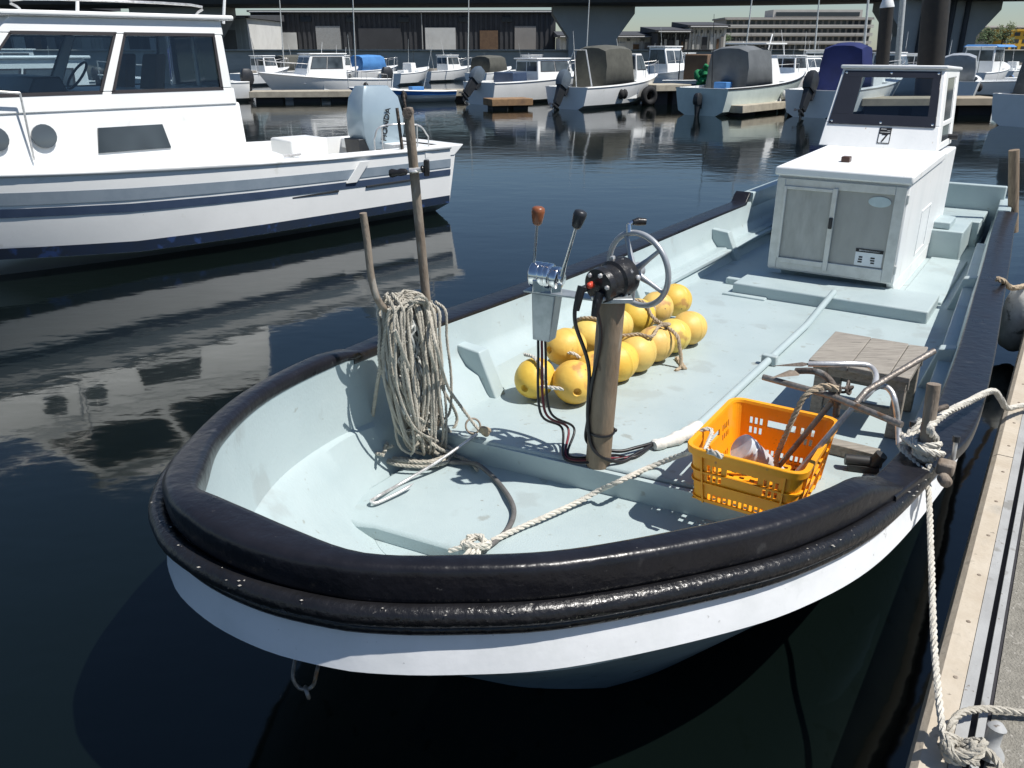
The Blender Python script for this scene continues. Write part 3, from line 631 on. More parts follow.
for a in (a0 + .025, (a0 + a1) / 2, a1 - .025):
    for h in (h0 + .035, h1 - .03): b_.lathe(WS(a, h, .014), -DS, [(.012, -.002), (.012, .004), (.006, .007)], 10)
b_.build('screw_heads', M['chrome'], wh, smooth=40)
# side walls with two windows, and roof
for sgn, bl, tl in ((1, lt1, tt1), (-1, lt0, tt0)):
    def SP(s, h, d=0): return B(ba + (bt - ba) * h + s * (.92 + .1 * h), bl + (tl - bl) * h - sgn * d, zb + (zt - zb) * h)
    def spb(mb, s0, s1, h0, h1, d0=0, d1=.035): mb.hexa([SP(s0,h0,d0), SP(s1,h0,d0), SP(s1,h0,d1), SP(s0,h0,d1), SP(s0,h1,d0), SP(s1,h1,d0), SP(s1,h1,d1), SP(s0,h1,d1)])
    b_ = MB(); spb(b_, .04, 1, 0, .08); spb(b_, .04, .22, .08, 1); spb(b_, .86, 1, .08, 1); spb(b_, .22, .86, .88, 1); spb(b_, .22, .86, .28, .34)
    b_.build('side_wall', M['white'], wh, bevel=.006)
    b_ = MB(); spb(b_, .22, .86, .34, .88, .012, .02); b_.build('side_window', M['tint' if sgn > 0 else 'glass'], wh)
    b_ = MB(); spb(b_, .22, .86, .08, .28, .012, .02); b_.build('lower_side_window', M['tint' if sgn > 0 else 'glass'], wh)
b_ = MB(); b_.hexa([B(bt - .03, tt0 - .02, zt), B(bt + 1.05, tt0 - .02, zt - .03), B(bt + 1.05, tt1 + .02, zt - .03), B(bt - .03, tt1 + .02, zt), B(bt - .03, tt0 - .02, zt + .035), B(bt + 1.05, tt0 - .02, zt + .005), B(bt + 1.05, tt1 + .02, zt + .005), B(bt - .03, tt1 + .02, zt + .035)])
b_.build('wheelhouse_roof', M['white'], wh, bevel=.012)
# number sticker: white label, black heading, figure 7
b_ = MB(); wsbox(b_, .50, .605, .065, .225, .001, .004); b_.build('number_sticker', M['paper'], wh)
b_ = MB(); wsbox(b_, .50, .605, .182, .262, .003, .006); wsbox(b_, .50, .507, .065, .19, .003, .006); wsbox(b_, .598, .605, .065, .19, .003, .006); wsbox(b_, .507, .598, .065, .075, .003, .006); b_.build('sticker_heading', M['ink'], wh)
b_ = MB(); wsbox(b_, .512, .595, .203, .207, .006, .008); wsbox(b_, .512, .56, .240, .245, .006, .008); wsbox(b_, .57, .595, .222, .226, .006, .008); b_.build('sticker_lines', M['paper'], wh)
text_mesh('figure_seven', '7', .125, M['ink'], wh, basis(WS(.553, .13, .0065), WS(1, .1) - WS(0, .1), WS(.5, .2) - WS(.5, 0)))
b_ = MB(); b_.cyl(B(9.52, .555, 1.50), B(9.52, .66, 1.50), .028, 10); b_.build('side_lamp', M['darkgreen'], wh, smooth=50)

# ---- mooring post on the starboard gunwale
mp0 = B(3.17, 1.43, .80); mp1 = onS(934, 384, 3.2)
mpost = MB().cyl(mp0, mp1, .024, 16).build('mooring_post', M['rust'], boat, smooth=60)
b_ = MB(); b_.cyl(mp0.lerp(mp1, .72), mp0.lerp(mp1, .72) + Vector((.075, .03, .005)), .011, 8); b_.build('peg', M['rustd'], mpost, smooth=50)
b_ = MB(); b_.box(B(3.13, 1.505, .885), (.06, .06, .05), Matrix.Rotation(AX, 3, 'Z')); b_.cyl(B(3.10, 1.50, .86), B(3.06, 1.525, .855), .022, 12); b_.build('post_block', M['rust'], mpost, bevel=.01)
for q in (B(3.30, 1.36, .84), B(3.2, 1.52, .86)):
    pin = MB().cyl(q, q + Vector((0, .01, .10)), .008, 8).build('bollard_pin', M['steel'], mpost, smooth=50)
    MB().cyl(q + Vector((0, .01, .10)), q + Vector((0, .012, .122)), .013, 10).build('pin_cap', M['darkmetal'], mpost, smooth=50)
# ---- towing shackle under the stem
b_ = MB(); c = onS(305, 672, 1.27); 
b_.tube(cr([c + Vector((-.032, .07, .04)), c + Vector((-.036, .0, -.01)), c + Vector((-.022,-.01,-.045)), c + Vector((0, -.012, -.052)), c + Vector((.022, -.01, -.04)), c + Vector((.034, .0, .0)), c + Vector((.04, .07, .04))], 6), .006, 8)
b_.torus(c + Vector((.003, -.012, -.064)), (1, .4, .2), .017, .006, 16, 6); b_.build('towing_shackle', M['oldsteel'], boat, smooth=60)
# ------------------------------------------------------------------ things lying in the boat
DZ = .40        # main deck
# floats strung on rope
FR = .121
fl = [at(535, 378, DZ + FR)]
p0, p1 = at(574, 382, DZ + FR), at(689, 328, DZ + FR)
fl += [p0.lerp(p1, k / 6) for k in range(7)]
q0, q1 = at(566, 347, DZ + FR + .10), at(675, 300, DZ + FR + .05)
fl += [q0.lerp(q1, k / 5) for k in range(6)]
fm = MB()
prof = []
for i in range(25):
    a = math.pi * i / 24; rr = FR * math.sin(a); h = -FR * 1.16 * math.cos(a)
    if i == 0 or i == 24: rr = .012; h *= .80
    elif i == 1 or i == 23: rr = .024; h *= .985
    prof.append((rr, h))
prof = prof[:12] + [(FR * .999, -.005), (FR * 1.014, -.003), (FR * 1.014, .003), (FR * .999, .005)] + prof[13:]
fm.lathe((0, 0, 0), (1, 0, 0), prof, 32)
seam = [(FR * 1.004 * .999, -.003), (FR * 1.012, 0), (FR * 1.004 * .999, .003)]
f0 = fm.build('float', M['float'], loc=(0, 0, 0), smooth=60)
ax = (p1 - p0).normalized()
fgroup = 'yellow floats strung together on the deck'
flabels = ['yellow float with rope through it, nearest the bow and against the bulwark', 'second yellow float from the bow end, rope coming out of its open hole', 'yellow float just behind the grey steering post, bottom row', 'bottom-row yellow float emerging right of the steering post', 'orange-tinged yellow float right of the steering post', 'dusty yellow float in the bottom row under the crossing rope', 'bright yellow float in the bottom row, second from the cabin end', 'last yellow float of the bottom row, nearest the cabin',
 'top yellow float with an open hole at the bow end of the pile', 'top-row yellow float with a rope looped around it', 'top-row yellow float hidden partly behind the steering post', 'top-row yellow float below the grey steering wheel rim', 'top-row yellow float touching the wheel rim, one before last', 'last yellow float of the top row, against the bulwark']
for i, p in enumerate(fl):
    o = f0 if i == 0 else f0.copy()
    if i: col.objects.link(o)
    d = Vector((ax.x, ax.y, 0)); d = Matrix.Rotation(R.uniform(-.35, .35) + (.5 if i in (0, 1) else 0) , 3, 'Z') @ d
    o.rotation_euler = (R.uniform(0, 6), R.uniform(-.15, .15), math.atan2(d.y, d.x)); o.rotation_mode = 'ZYX' if False else 'XYZ'
    o.location = p; k = R.uniform(.95, 1.05); o.scale = (k, k * R.uniform(.98, 1.02), k)
    tag(o, flabels[i], 'float', fgroup)
# the ropes on the floats
b_ = MB()
def fp(i, dx, dy, dz): return fl[i] + Vector((dx, dy, dz)) * FR
rope(b_, cr([fp(0, .1,-.9,-.05), fp(0, .45,-1.1,.0), fp(1,-1.0,-.85,.05), fp(1,-.2,-.98,.0)], 8), .011)
rope(b_, cr([fp(0, .5,-1.05,.1), fp(0, .35,-.85,.75), fp(0, -.05,-.2,1.12), fp(0,-.5,.6,1.0)], 8), .011)
tag(b_.build('float_line', M['ropewhite'], smooth=70), 'whitish rope threaded through the holes of the nearest yellow floats', 'rope')
b_ = MB(); rope(b_, cr([fp(8,-.1,-.85,0), fp(8,.3,-1.1,.05), fp(8,.7,-1.0,-.3)], 6), .011); tag(b_.build('float_line', M['ropewhite'], smooth=70), 'short whitish rope end poking out of the top yellow float', 'rope')
b_ = MB()
rope(b_, cr([fp(9,-.75,.6,.4), fp(9,-.8,.1,.85), fp(9,-.3,-.3,1.1), fp(9,.5,-.5,.98), fp(9,.95,-.7,.3), fp(4,.0,-.2,1.08), fp(4,.7,-.3,1.0), fp(5,.1,-.3,1.1), fp(5,.7,.0,1.12), fp(11,.9,-.9,.0), fp(12,-.3,-.95,.35)], 8), .011)
rope(b_, cr([fp(11,-.3,-.2,1.08), fp(11,.35,-.6,.95), fp(11,.75,-1.1,.3), fp(5,.95,-.5,.75), fp(5,1.15,-.85,.1), fp(5,1.25,-1.0,-.5), fp(5,1.2,-1.2,-.93), fp(5,.9,-1.5,-.97)], 8), .013)
rope(b_, cr([fp(5,1.3,-1.15,-.9), fp(5,1.45,-1.2,-.96), fp(6,.1,-1.1,-.9)], 6), .016)
tag(b_.build('lashing_rope', M['ropebrown'], smooth=70), 'tan rope lashed over the middle of the yellow floats', 'rope')

# rope hank hanging on the hook bar
b_ = MB(); bar0, bar1 = hk[4] + Vector((.0, 0, .01)), hk[6] + Vector((.0, 0, .015))
bd = (bar1 - bar0).normalized(); pd = Vector((-bd.y, bd.x, 0)); pd = -pd if pd.y > 0 else pd   # pd: towards the camera
for i in range(20):
    a = R.uniform(.0, 1.0); c = bar0.lerp(bar1, a); zt_ = .02 + R.uniform(0, .05)
    zb_ = R.uniform(.36, .60) if i > 3 else R.uniform(.30, .36)
    w0 = R.uniform(.03, .07); w1 = R.uniform(.03, .09); sh = R.uniform(-.06, .10) + (.5 - a) * .06; h = c.z - zb_
    f_ = lambda x, y, z: c + bd * x + pd * y + Vector((0, 0, z))
    pts = [f_(0, 0, zt_), f_(.005, w0, -.01), f_(sh*.15, w1, -h*.25), f_(sh*.5 + R.uniform(-.02,.02), w1*1.2, -h*.6), f_(sh, w1*.9, -h*.92), f_(sh + R.uniform(-.05,.05), R.uniform(-.02,.03), -h), f_(sh*.9 + R.uniform(-.04,.04), -w1*.8, -h*.9), f_(sh*.5, -w1, -h*.5), f_(.0, -w0, -.03), f_(R.uniform(-.03,.03), 0, zt_)]
    rope(b_, cr(pts, 8), R.choice((.0068, .0076, .0084)), n=4)
for i in range(26):                                            # loops hung face-on over the bar
    c = bar0.lerp(bar1, .5) + pd * R.uniform(-.055, .07); xl = R.uniform(-.20, -.03); xr = R.uniform(.03, .15); top_ = R.uniform(.03, .08); h = R.uniform(.50, .76); bx = R.uniform(-.05, .11)
    f_ = lambda x, y, z: c + bd * x + pd * y + Vector((0, 0, z))
    w_ = [R.uniform(-.015, .015) for _ in range(12)]
    pts = [f_(bx - .02, w_[0], -h), f_(xl * .7 + bx * .4, w_[1], -h * .86), f_(xl + w_[2] * .5, w_[2], -h * .55), f_(xl * 1.02, w_[3], -h * .22), f_(xl * .9, w_[4], -.02), f_(xl * .45, w_[5], top_ * .85), f_((xl + xr) * .5, w_[6], top_), f_(xr * .6, w_[7], top_ * .7), f_(xr, w_[8], -.03), f_(xr + bx * .2, w_[9], -h * .3), f_(xr + bx * .5, w_[10], -h * .62), f_(xr * .7 + bx * .9, w_[11], -h * .88), f_(bx + .01, w_[0], -h * 1.01)]
    rope(b_, cr(pts, 7), R.choice((.0068, .0076, .0084)), n=4)
g2 = lambda u, v, z: at(u, v, z)
# stray bights that reach the deck
rope(b_, cr([bar0 + Vector((.02,-.03,.0)), g2(381, 360, .9), g2(372, 420, .5), g2(370, 442, .34), g2(362, 450, .297), g2(358, 455, .282), g2(372, 457, .282), g2(400, 448, .297), g2(428, 432, .33), g2(436, 415, .45), g2(420, 380, .75)], 8), .010)
rope(b_, cr([g2(395, 330, 1.1), g2(410, 370, .85), g2(430, 405, .55), g2(450, 432, .40), g2(458, 442, .30), g2(452, 456, .297), g2(435, 462, .282), g2(405, 459, .282), g2(375, 455, .282)], 8), .010)
rope(b_, cr([g2(408, 400, .6), g2(425, 430, .38), g2(433, 455, .297), g2(452, 455, .287), g2(470, 462, .282), g2(478, 470, .282)], 8), .010)
rope(b_, cr([bar1 + Vector((-.03, -.03, .0)), g2(436, 345, 1.0), g2(447, 385, .72), g2(462, 408, .55), g2(474, 424, .46), g2(481, 432, .44)], 8), .009)
rope(b_, cr([bar1 + Vector((-.05, -.03, .0)), g2(430, 350, .95), g2(441, 385, .7), g2(452, 405, .55), g2(457, 418, .45), g2(454, 428, .40), g2(448, 430, .38)], 8), .009)
for k in range(6):
    z0 = R.uniform(.287, .32); j = lambda: R.uniform(-11, 11)
    rope(b_, cr([g2(385+j(), 446+j(), .40), g2(375+j(), 455+j()*.4, z0), g2(400+j(), 462+j()*.5, z0), g2(430+j(), 462+j()*.4, z0), g2(448+j(), 452+j()*.4, z0+.01), g2(430+j(), 438+j(), .38), g2(410+j(), 425+j(), .5)], 8), .0095)
hank = tag(b_.build('rope_hank', M['ropegrey'], smooth=70), 'big hank of weathered grey rope hanging from the hook bar in the bow', 'rope')
# frayed net in the heart of the hank
b_ = MB()
for i in range(26):
    c = bar0.lerp(bar1, R.uniform(.15, .7)) - pd * R.uniform(-.03, .03); h = R.uniform(.35, .62)
    pts = [c + Vector((0, 0, -.02))]
    for k in range(1, 7): pts.append(c + bd * R.uniform(-.05, .05) + pd * R.uniform(-.05, .05) + Vector((0, 0, -.02 - h * k / 6)))
    b_.tube(cr(pts, 4), .006, 4)
b_.build('frayed_net', M['buoywhite'], hank, smooth=70)
# gaff hook with ring lying on the forward platform
b_ = MB(); h0 = at(477, 434, .425); 
gp = [h0, at(440, 460, .345), at(400, 484, .275), at(382, 494, .292), at(374, 499, .283), at(375, 497, .305), at(388, 489, .30), at(410, 479, .30)]
b_.tube(cr(gp[:5], 8), .0085, 8); 
gaff = b_.build('gaff_hook', M['steel'], smooth=70)
tag(gaff, 'bright steel rod with a bent hook end, lying across the forward platform', 'gaff')
b_ = MB(); b_.tube(cr([at(374,499,.283), at(371, 501, .292), at(376, 503, .286), at(392, 496, .288), at(405, 489, .295), at(414, 483, .305)], 6), [.0085] * 26 + [.008, .007, .005, .003, .001] , 8); b_.build('hook', M['steel'], gaff, smooth=70)
b_ = MB(); b_.torus(at(473, 426, .45), (.3, -.8, .5), .040, .0055, 24, 6); b_.build('ring', M['rust'], gaff, smooth=70)
b_ = MB(); c = at(484, 432, .445)
for k in range(3): b_.torus(c + Vector((.004*k, 0, .006*k)), (R.uniform(-1,1), R.uniform(-1,1), .6), .022, .011, 16, 6)
b_.build('rope_knot', M['ropebrown'], gaff, smooth=70)
# dark hose lying on the platform
b_ = MB(); b_.tube(cr([at(450, 462, .287), at(470, 463, .30), at(480, 466, .32), at(496, 480, .28), at(509, 497, .292), at(514, 512, .282), at(509, 527, .282), at(497, 540, .282), at(482, 551, .282)], 8), .0125, 10)
tag(b_.build('rubber_hose', mat('grey_hose', (.13,.125,.12), .6, c2=(.09,.085,.08), sc=30), smooth=70), 'dark grey hose curving over the forward platform near the steel hook', 'hose')
# white line with a knotted end, running to the crate
b_ = MB(); L0 = [at(492, 541, .287), at(515, 530, .287), at(545, 517, .292), at(580, 501, .30), at(600, 490, .34), at(620, 481, .412), at(650, 467, .412), at(678, 456, .50), at(695, 451, .62), at(712, 452, .69), at(722, 457, .685)]
rope(b_, cr(L0, 10), .0135)
rope(b_, cr([at(705, 450, .68), at(712, 432, .69), at(706, 429, .695), at(697, 434, .66), at(694, 441, .60)], 8), .010)
kc = at(476, 545, .297)
for k in range(4):
    rope(b_, cr([kc + Vector((.06*math.cos(w_ + k) * (1 if k % 2 else .6), .04*math.sin(w_ + k), .012 + .012*math.sin(2*w_ + k))) for w_ in [i*.7 for i in range(9)]], 4), .012)
for (u, v) in ((449, 551), (462, 560), (470, 562), (480, 561)):
    rope(b_, cr([kc, at((u + 476)/2, (v + 543)/2, .30), at(u, v, .278)], 6), .012)
tag(b_.build('white_line', M['ropewhite'], smooth=70), 'white line with a knot at its end, running over the deck to the orange crate', 'rope')

# ---- orange crate
def crate():
    org = B(3.50, .745, DZ)
    root = empty('plastic_crate', org); tag(root, 'orange slotted plastic crate holding the anchors', 'crate')
    yaw = 0.02
    ex = Matrix.Rotation(yaw, 3, 'Z') @ DS; ey = Matrix.Rotation(yaw, 3, 'Z') @ DT
    L2, W2, H = .315, .245, .265
    def C(x, y, z): k = 1 - .10 * (1 - z / H); return org + ex * x * k + ey * y * k + Vector((0, 0, z + .004))
    b_ = MB()
    def wall(pt, Ln, nslot):
        zs = [0, .018, .05, .062, .10, .118, .150, .165, .20, .222, H]
        hol = {1: 1, 4: 0, 5: 1, 7: 1}
        xs = [-1]; n = nslot; 
        for i in range(n): xs += [-.86 + 1.72 * (i + .22) / n, -.86 + 1.72 * (i + .78) / n]
        xs.append(1)
        grid = [[pt(x, z) for x in xs] for z in zs]; vs = [p for r in grid for p in r]; fs = []; nx = len(xs)
        for j in range(len(zs) - 1):
            for i in range(nx - 1):
                hole = (i % 2 == 1) and j in (1, 5, 7)
                xm = (xs[i] + xs[i+1]) / 2
                if j in (5, 7) and .44 > abs(xm) > .34: hole = False
                if j in (7,) and abs(xm) < .34: hole = True
                if j in (5,) and abs(xm) < .40: hole = False
                if j == 1 and abs(xm) > .97: hole = False
                if not hole: fs.append((j*nx+i, j*nx+i+1, (j+1)*nx+i+1, (j+1)*nx+i))
        b_.add(vs, fs)
    rr = .05
    wall(lambda x, z: C(-L2, x * (W2 - rr), z), W2, 13); wall(lambda x, z: C(L2, x * (W2 - rr), z), W2, 13)
    wall(lambda x, z: C(x * (L2 - rr), -W2, z), L2, 17); wall(lambda x, z: C(x * (L2 - rr), W2, z), L2, 17)
    for sx in (-1, 1):
        for sy in (-1, 1):
            rows = []
            for z in (0, .09, .18, H):
                rows.append([C(sx * (L2 - rr + rr * math.cos(a)), sy * (W2 - rr + rr * math.sin(a)), z) for a in [rad(15 * i) for i in range(7)]])
            b_.rings(rows, closed=False)
    # floor with openings
    nx, ny = 13, 9; vs = [C(-L2 + 2*L2*i/(nx*2), -W2 + 2*W2*j/(ny*2), .006) for j in range(ny*2+1) for i in range(nx*2+1)]; fs = []
    for j in range(ny*2):
        for i in range(nx*2):
            if not (i % 2 and j % 2): w_ = nx*2+1; fs.append((j*w_+i, j*w_+i+1, (j+1)*w_+i+1, (j+1)*w_+i))
    b_.add(vs, fs)
    b_.build('slotted_body', M['orange'], root, solid=.0045, fix=False)
    # rim
    def loop(e, z):
        pts = []
        for sx, sy, a0 in ((1, 1, 0), (-1, 1, 90), (-1, -1, 180), (1, -1, 270)):
            for k in range(5):
                a = rad(a0 + 22.5 * k); pts.append(C(sx * (L2 - rr) + (rr + e) * math.cos(a), sy * (W2 - rr) + (rr + e) * math.sin(a), z))
        return pts
    rim = MB(); lo = [loop(-.004, H - .002), loop(-.002, H + .012), loop(.018, H + .014), loop(.021, H + .010), loop(.021, H - .022), loop(.017, H - .022), loop(.016, H + .004)]
    rim.rings(lo, cap=False); rim.build('rim', M['orange'], root, smooth=30)
    ribs = MB()
    for z in (.012, .10, .155):
        lo = [loop(.003, z), loop(.012, z), loop(.012, z + .008), loop(.003, z + .008)]; ribs.rings(lo, cap=False)
    for sgn in (-1, 1):
        for y in (-.9, -.45, .45, .9):
            ribs.hexa([C(y*(L2-rr)-.004, sgn*W2, .0), C(y*(L2-rr)+.004, sgn*W2, .0), C(y*(L2-rr)+.004, sgn*(W2+.014), .0), C(y*(L2-rr)-.004, sgn*(W2+.014), .0), C(y*(L2-rr)-.004, sgn*W2, H-.02), C(y*(L2-rr)+.004, sgn*W2, H-.02), C(y*(L2-rr)+.004, sgn*(W2+.016), H-.02), C(y*(L2-rr)-.004, sgn*(W2+.016), H-.02)])
        for y in (-.95, .95):
            ribs.hexa([C(sgn*L2, y*(W2-rr)-.004, 0), C(sgn*L2, y*(W2-rr)+.004, 0), C(sgn*(L2+.014), y*(W2-rr)+.004, 0), C(sgn*(L2+.014), y*(W2-rr)-.004, 0), C(sgn*L2, y*(W2-rr)-.004, H-.02), C(sgn*L2, y*(W2-rr)+.004, H-.02), C(sgn*(L2+.016), y*(W2-rr)+.004, H-.02), C(sgn*(L2+.016), y*(W2-rr)-.004, H-.02)])
    ribs.build('ribs', M['orange'], root, smooth=30)
    return root, C
cr_root, CR = crate()
# tin lying in the crate
b_ = MB(); c0 = at(741, 447, .64); c1 = at(775, 470, .50); d = (c1 - c0).normalized()
b_.lathe(c0, d, [(.03, .003), (.062, 0), (.066, .004), (.066, .016), (.062, .02), (.062, .034), (.065, .038), (.062, .043), (.062, .055), (.058, .07), (.045, .16), (.034, .26), (.03, .265)], 28)
tag(b_.build('tin_funnel', M['can'], smooth=30), 'shiny ribbed metal can lying on its side in the orange crate', 'can')

# ---- anchors sticking out of the crate
def anch(name, label): r = empty(name, CR(.05, .05, .02)); tag(r, label, 'anchor'); return r
A1 = anch('shiny_anchor', 'shiny steel anchor with two hooked arms rising out of the orange crate'); A1.name = 'stock_anchor'
crown = at(866, 392, .95)
MB().tube([CR(-.10, .13, .04), crown], .0125, 12).build('shank', M['steel'], A1, smooth=60)
arm1 = cr([at(848, 410, .90), crown, at(877, 374, .985), at(876, 362, 1.0), at(868, 358, 1.01), at(845, 358, 1.01), at(808, 364, 1.01)], 8)
arm1 = cr([at(862, 400, .93), at(873, 388, .98), at(876, 375, 1.0), at(869, 366, 1.02), at(855, 364, 1.03), at(835, 364, 1.03), at(808, 364, 1.02)], 8)
a1 = MB().tube(arm1, .0125, 12).build('arm', M['steel'], A1, smooth=60)
arm2 = cr([at(858, 401, .92), at(870, 391, .96), at(881, 386, .97), at(890, 390, .96), at(895, 402, .92), at(898, 425, .82), at(899, 445, .75)], 8)
MB().tube(arm2, .0125, 12).build('arm', M['steel'], A1, smooth=60)
def fluke(tip, base, wid, par, m):
    d = (base - tip); s_ = d.cross(Vector((0, 0, 1))).normalized() * wid; u_ = Vector((0, 0, .008))
    b_ = MB(); mid = tip.lerp(base, .75)
    b_.add([tip, mid + s_, base, mid - s_, mid + u_ * 1.4, mid - u_ * 1.2], [(0, 1, 4), (1, 2, 4), (2, 3, 4), (3, 0, 4), (1, 0, 5), (2, 1, 5), (3, 2, 5), (0, 3, 5)])
    return b_.build('fluke', m, par)
fluke(at(771, 366, 1.01), at(812, 364, 1.02), .022, A1, M['rustd'])
MB().tube([at(856, 403, .935), at(866, 391, .975), at(934, 351, 1.10)], .0135, 12).build('stock_bar', M['oldsteel'], A1, smooth=60)
A2 = anch('stock_anchor', 'rusty anchor with dark curved arm and rusty cross bar, beside the shiny one')
crown2 = at(836, 397, .93)
MB().tube([CR(-.06, .04, .04), crown2], .0125, 12).build('shank', M['oldsteel'], A2, smooth=60)
MB().tube([at(763, 377, .96), at(832, 396, .955), at(902, 425, .95)], .0135, 12).build('stock_bar', M['oldsteel'], A2, smooth=60)
MB().tube(cr([at(796, 371, 1.0), at(812, 371, 1.02), at(824, 375, 1.02), at(833, 385, .99), at(837, 400, .92), at(836, 416, .84)], 8), .0145, 12).build('arm', M['rustd'], A2, smooth=60)
fluke(at(770, 378, .985), at(802, 371, 1.0), .035, A2, M['rust'])
b_ = MB(); 
for k in range(9):
    c = at(838 + R.uniform(-3, 12), 389 + R.uniform(-4, 5), .97); b_.torus(c, (R.uniform(-1,1), R.uniform(-1,1), R.uniform(-1,1)), .018, .006, 12, 5)
b_.build('wire_lashing', M['rustd'], A2, smooth=60)
b_ = MB(); rope(b_, cr([at(838, 390, .985), at(822, 388, .99), at(806, 395, .96), at(796, 412, .88), at(787, 432, .78), at(780, 448, .68), at(776, 462, .58), CR(-.05, .12, .03)], 8), .0125)
rope(b_, cr([at(838, 389, .99), at(826, 386, 1.0), at(814, 389, .98), at(806, 396, .955)], 6), .013)
tag(b_.build('anchor_rope', M['ropebrown'], smooth=70), 'tan rope tied to the rusty anchor and dropping into the orange crate', 'rope')

# ---- wooden stool
st = empty('wooden_stool', B(4.62, .95, DZ)); tag(st, 'low weathered wooden stool standing behind the orange crate', 'stool')
h_ = .77
for k, (s0, s1) in enumerate(((0, .40), (.405, .80), (.805, 1.0))):
    b_ = MB(); a_, c_ = .705 + .50 * s0, .705 + .50 * s1
    b_.hexa([B(4.33, a_, h_-.03), B(4.90, a_, h_-.03), B(4.90, c_, h_-.03), B(4.33, c_, h_-.03), B(4.33, a_, h_), B(4.90, a_, h_ - .002*k), B(4.90, c_, h_), B(4.33, c_, h_)]); b_.build('plank', M['wood'], st, bevel=.004)
for s in (4.38, 4.80):
    for t in (.735, 1.13):
        MB().bbox(s, s + .055, t, t + .06, DZ + .002, h_ - .03).build('leg', M['wood'], st, bevel=.004)
for s in (4.395, 4.815): MB().bbox(s, s + .025, .795, 1.13, DZ + .10, DZ + .16).build('rail', M['wood'], st, bevel=.003)
for s in (4.385, 4.805): MB().bbox(s, s + .022, .72, 1.20, h_ - .09, h_ - .03).build('apron', M['wood'], st, bevel=.003)
# dark clamp on the deck beside the stool, by the coaming
b_ = MB(); c = at(868, 462, .45); b_.cyl(c + Vector((-.10, .03, .0)), c + Vector((.06, -.01, .0)), .028, 12); b_.cyl(c + Vector((.02, -.0, -.02)), c + Vector((.05, -.02, .05)), .03, 12); b_.box(c + Vector((-.02, 0, -.03)), (.14, .05, .03), Matrix.Rotation(-.3, 3, 'Z'))
tag(b_.build('hand_pump', M['darkgreen'], smooth=40), 'small dark pump lying on the deck between the stool and the gunwale', 'pump')
b_ = MB(); b_.bbox(4.02, 4.10, .74, 1.16, DZ + .002, DZ + .06); tag(b_.build('timber_offcut', M['wood'], bevel=.004), 'grey timber offcut lying on the deck in front of the stool', 'timber')

# ---- mooring ropes at the post
b_ = MB(); m0 = mp0.lerp(mp1, .22)
for k in range(4):
    c = m0 + Vector((0, 0, .012 + .019 * k)); b_.v and None
    rope(b_, [c + (DS * math.cos(a) + DT * math.sin(a)) * (.034 + .003*k) + Vector((0, 0, .006 * math.sin(a * 2 + k))) for a in [i * .3 for i in range(22)]], .0105)
q = B(3.30, 1.36, .88)
rope(b_, cr([m0 + Vector((-.04, -.02, .05)), q + Vector((-.02, -.02, .04)), q + Vector((.02, .03, .05)), q + Vector((.03, -.01, .0)), m0 + Vector((0, -.05, .02))], 8), .013)
rope(b_, cr([q + Vector((.03, .02, .09)), q + Vector((-.03, -.03, .02)), q + Vector((-.05, -.03, -.01)), m0 + Vector((-.03, -.06, -.02)), m0 + Vector((.01, -.055, -.02))], 8), .013)
rope(b_, cr([q + Vector((-.04, .0, .03)), m0 + Vector((-.05, -.03, .06)), m0 + Vector((.0, -.06, .05)), m0 + Vector((.05, -.03, .03))], 8), .013)
PZ = .42
dn = [m0 + Vector((-.01, -.06, -.0)), at(928, 474, .80), at(930, 520, .70), at(932, 580, .62), at(934, 640, .54), at(939, 700, .50), at(945, 745, .46)]
rope(b_, cr(dn, 10), .011)
tag(b_.build('mooring_rope', M['ropewhite'], smooth=70), 'mooring rope knotted round the rusty post and dropping to the pontoon edge', 'rope')
b_ = MB(); up_ = [m0 + Vector((.03, -.0, .08)), at(930, 428, 1.02), at(945, 414, 1.02), at(970, 401, .98), at(992, 391, .90), at(1000, 398, .80), at(1007, 408, .62), at(1020, 406, .50), at(1050, 402, .44)]
rope(b_, cr(up_, 10), .0145)
tag(b_.build('spring_line', M['ropewhite'], smooth=70), 'thick pale rope arching from the rusty post over to the pontoon', 'rope')

# ------------------------------------------------------------------ pontoon
def pt(u, v): return at(u, v, PZ)
e0 = (pt(905, 768) - OC).dot(DT)
po = empty('pontoon', B(4, e0 + .8, 0)); tag(po, 'long pontoon with beige edging and rough grey deck along the boat', 'pontoon')
def prism(prof, s0, s1, name, m, bev=0, par=po, smooth=None):
    b_ = MB(); b_.rings([[B(s, e0 + t, z) for t, z in prof] for s in (s0, s1)]); return b_.build(name, m, par, bevel=bev, smooth=smooth)
X0, X1 = -3, 16
for k in range(8):
    prism([(0, PZ - .06), (.010, PZ - .018), (.03, PZ), (.098, PZ), (.098, PZ - .12), (.0, PZ - .12)], -2.6 + 2.35 * k, -2.6 + 2.35 * (k + 1) - .007, 'edge_timber', M['beige'])
prism([(.10, PZ - .12), (.10, PZ - .006), (.134, PZ - .006), (.134, PZ - .12)], X0, X1, 'edge_strip', M['greystrip'])
prism([(.134, PZ - .12), (.134, PZ - .035), (.152, PZ - .035), (.152, PZ - .12)], X0, X1, 'seam', M['gap'])
prism([(.152, PZ - .12), (.152, PZ - .002), (.174, PZ - .002), (.174, PZ - .12)], X0, X1, 'edge_strip', M['greystrip'])
prism([(.176, PZ - .12), (.176, PZ - .016), (.186, PZ - .016), (.186, PZ - .12)], X0, X1, 'seam', M['gap'])
prism([(.186, PZ - .12), (.186, PZ - .012), (1.75, PZ - .012), (1.75, PZ - .12)], X0, X1, 'deck', M['concrete'])
prism([(.03, -.3), (.03, PZ - .12), (1.7, PZ - .12), (1.7, -.3)], X0, X1, 'float_body', M['gap'])
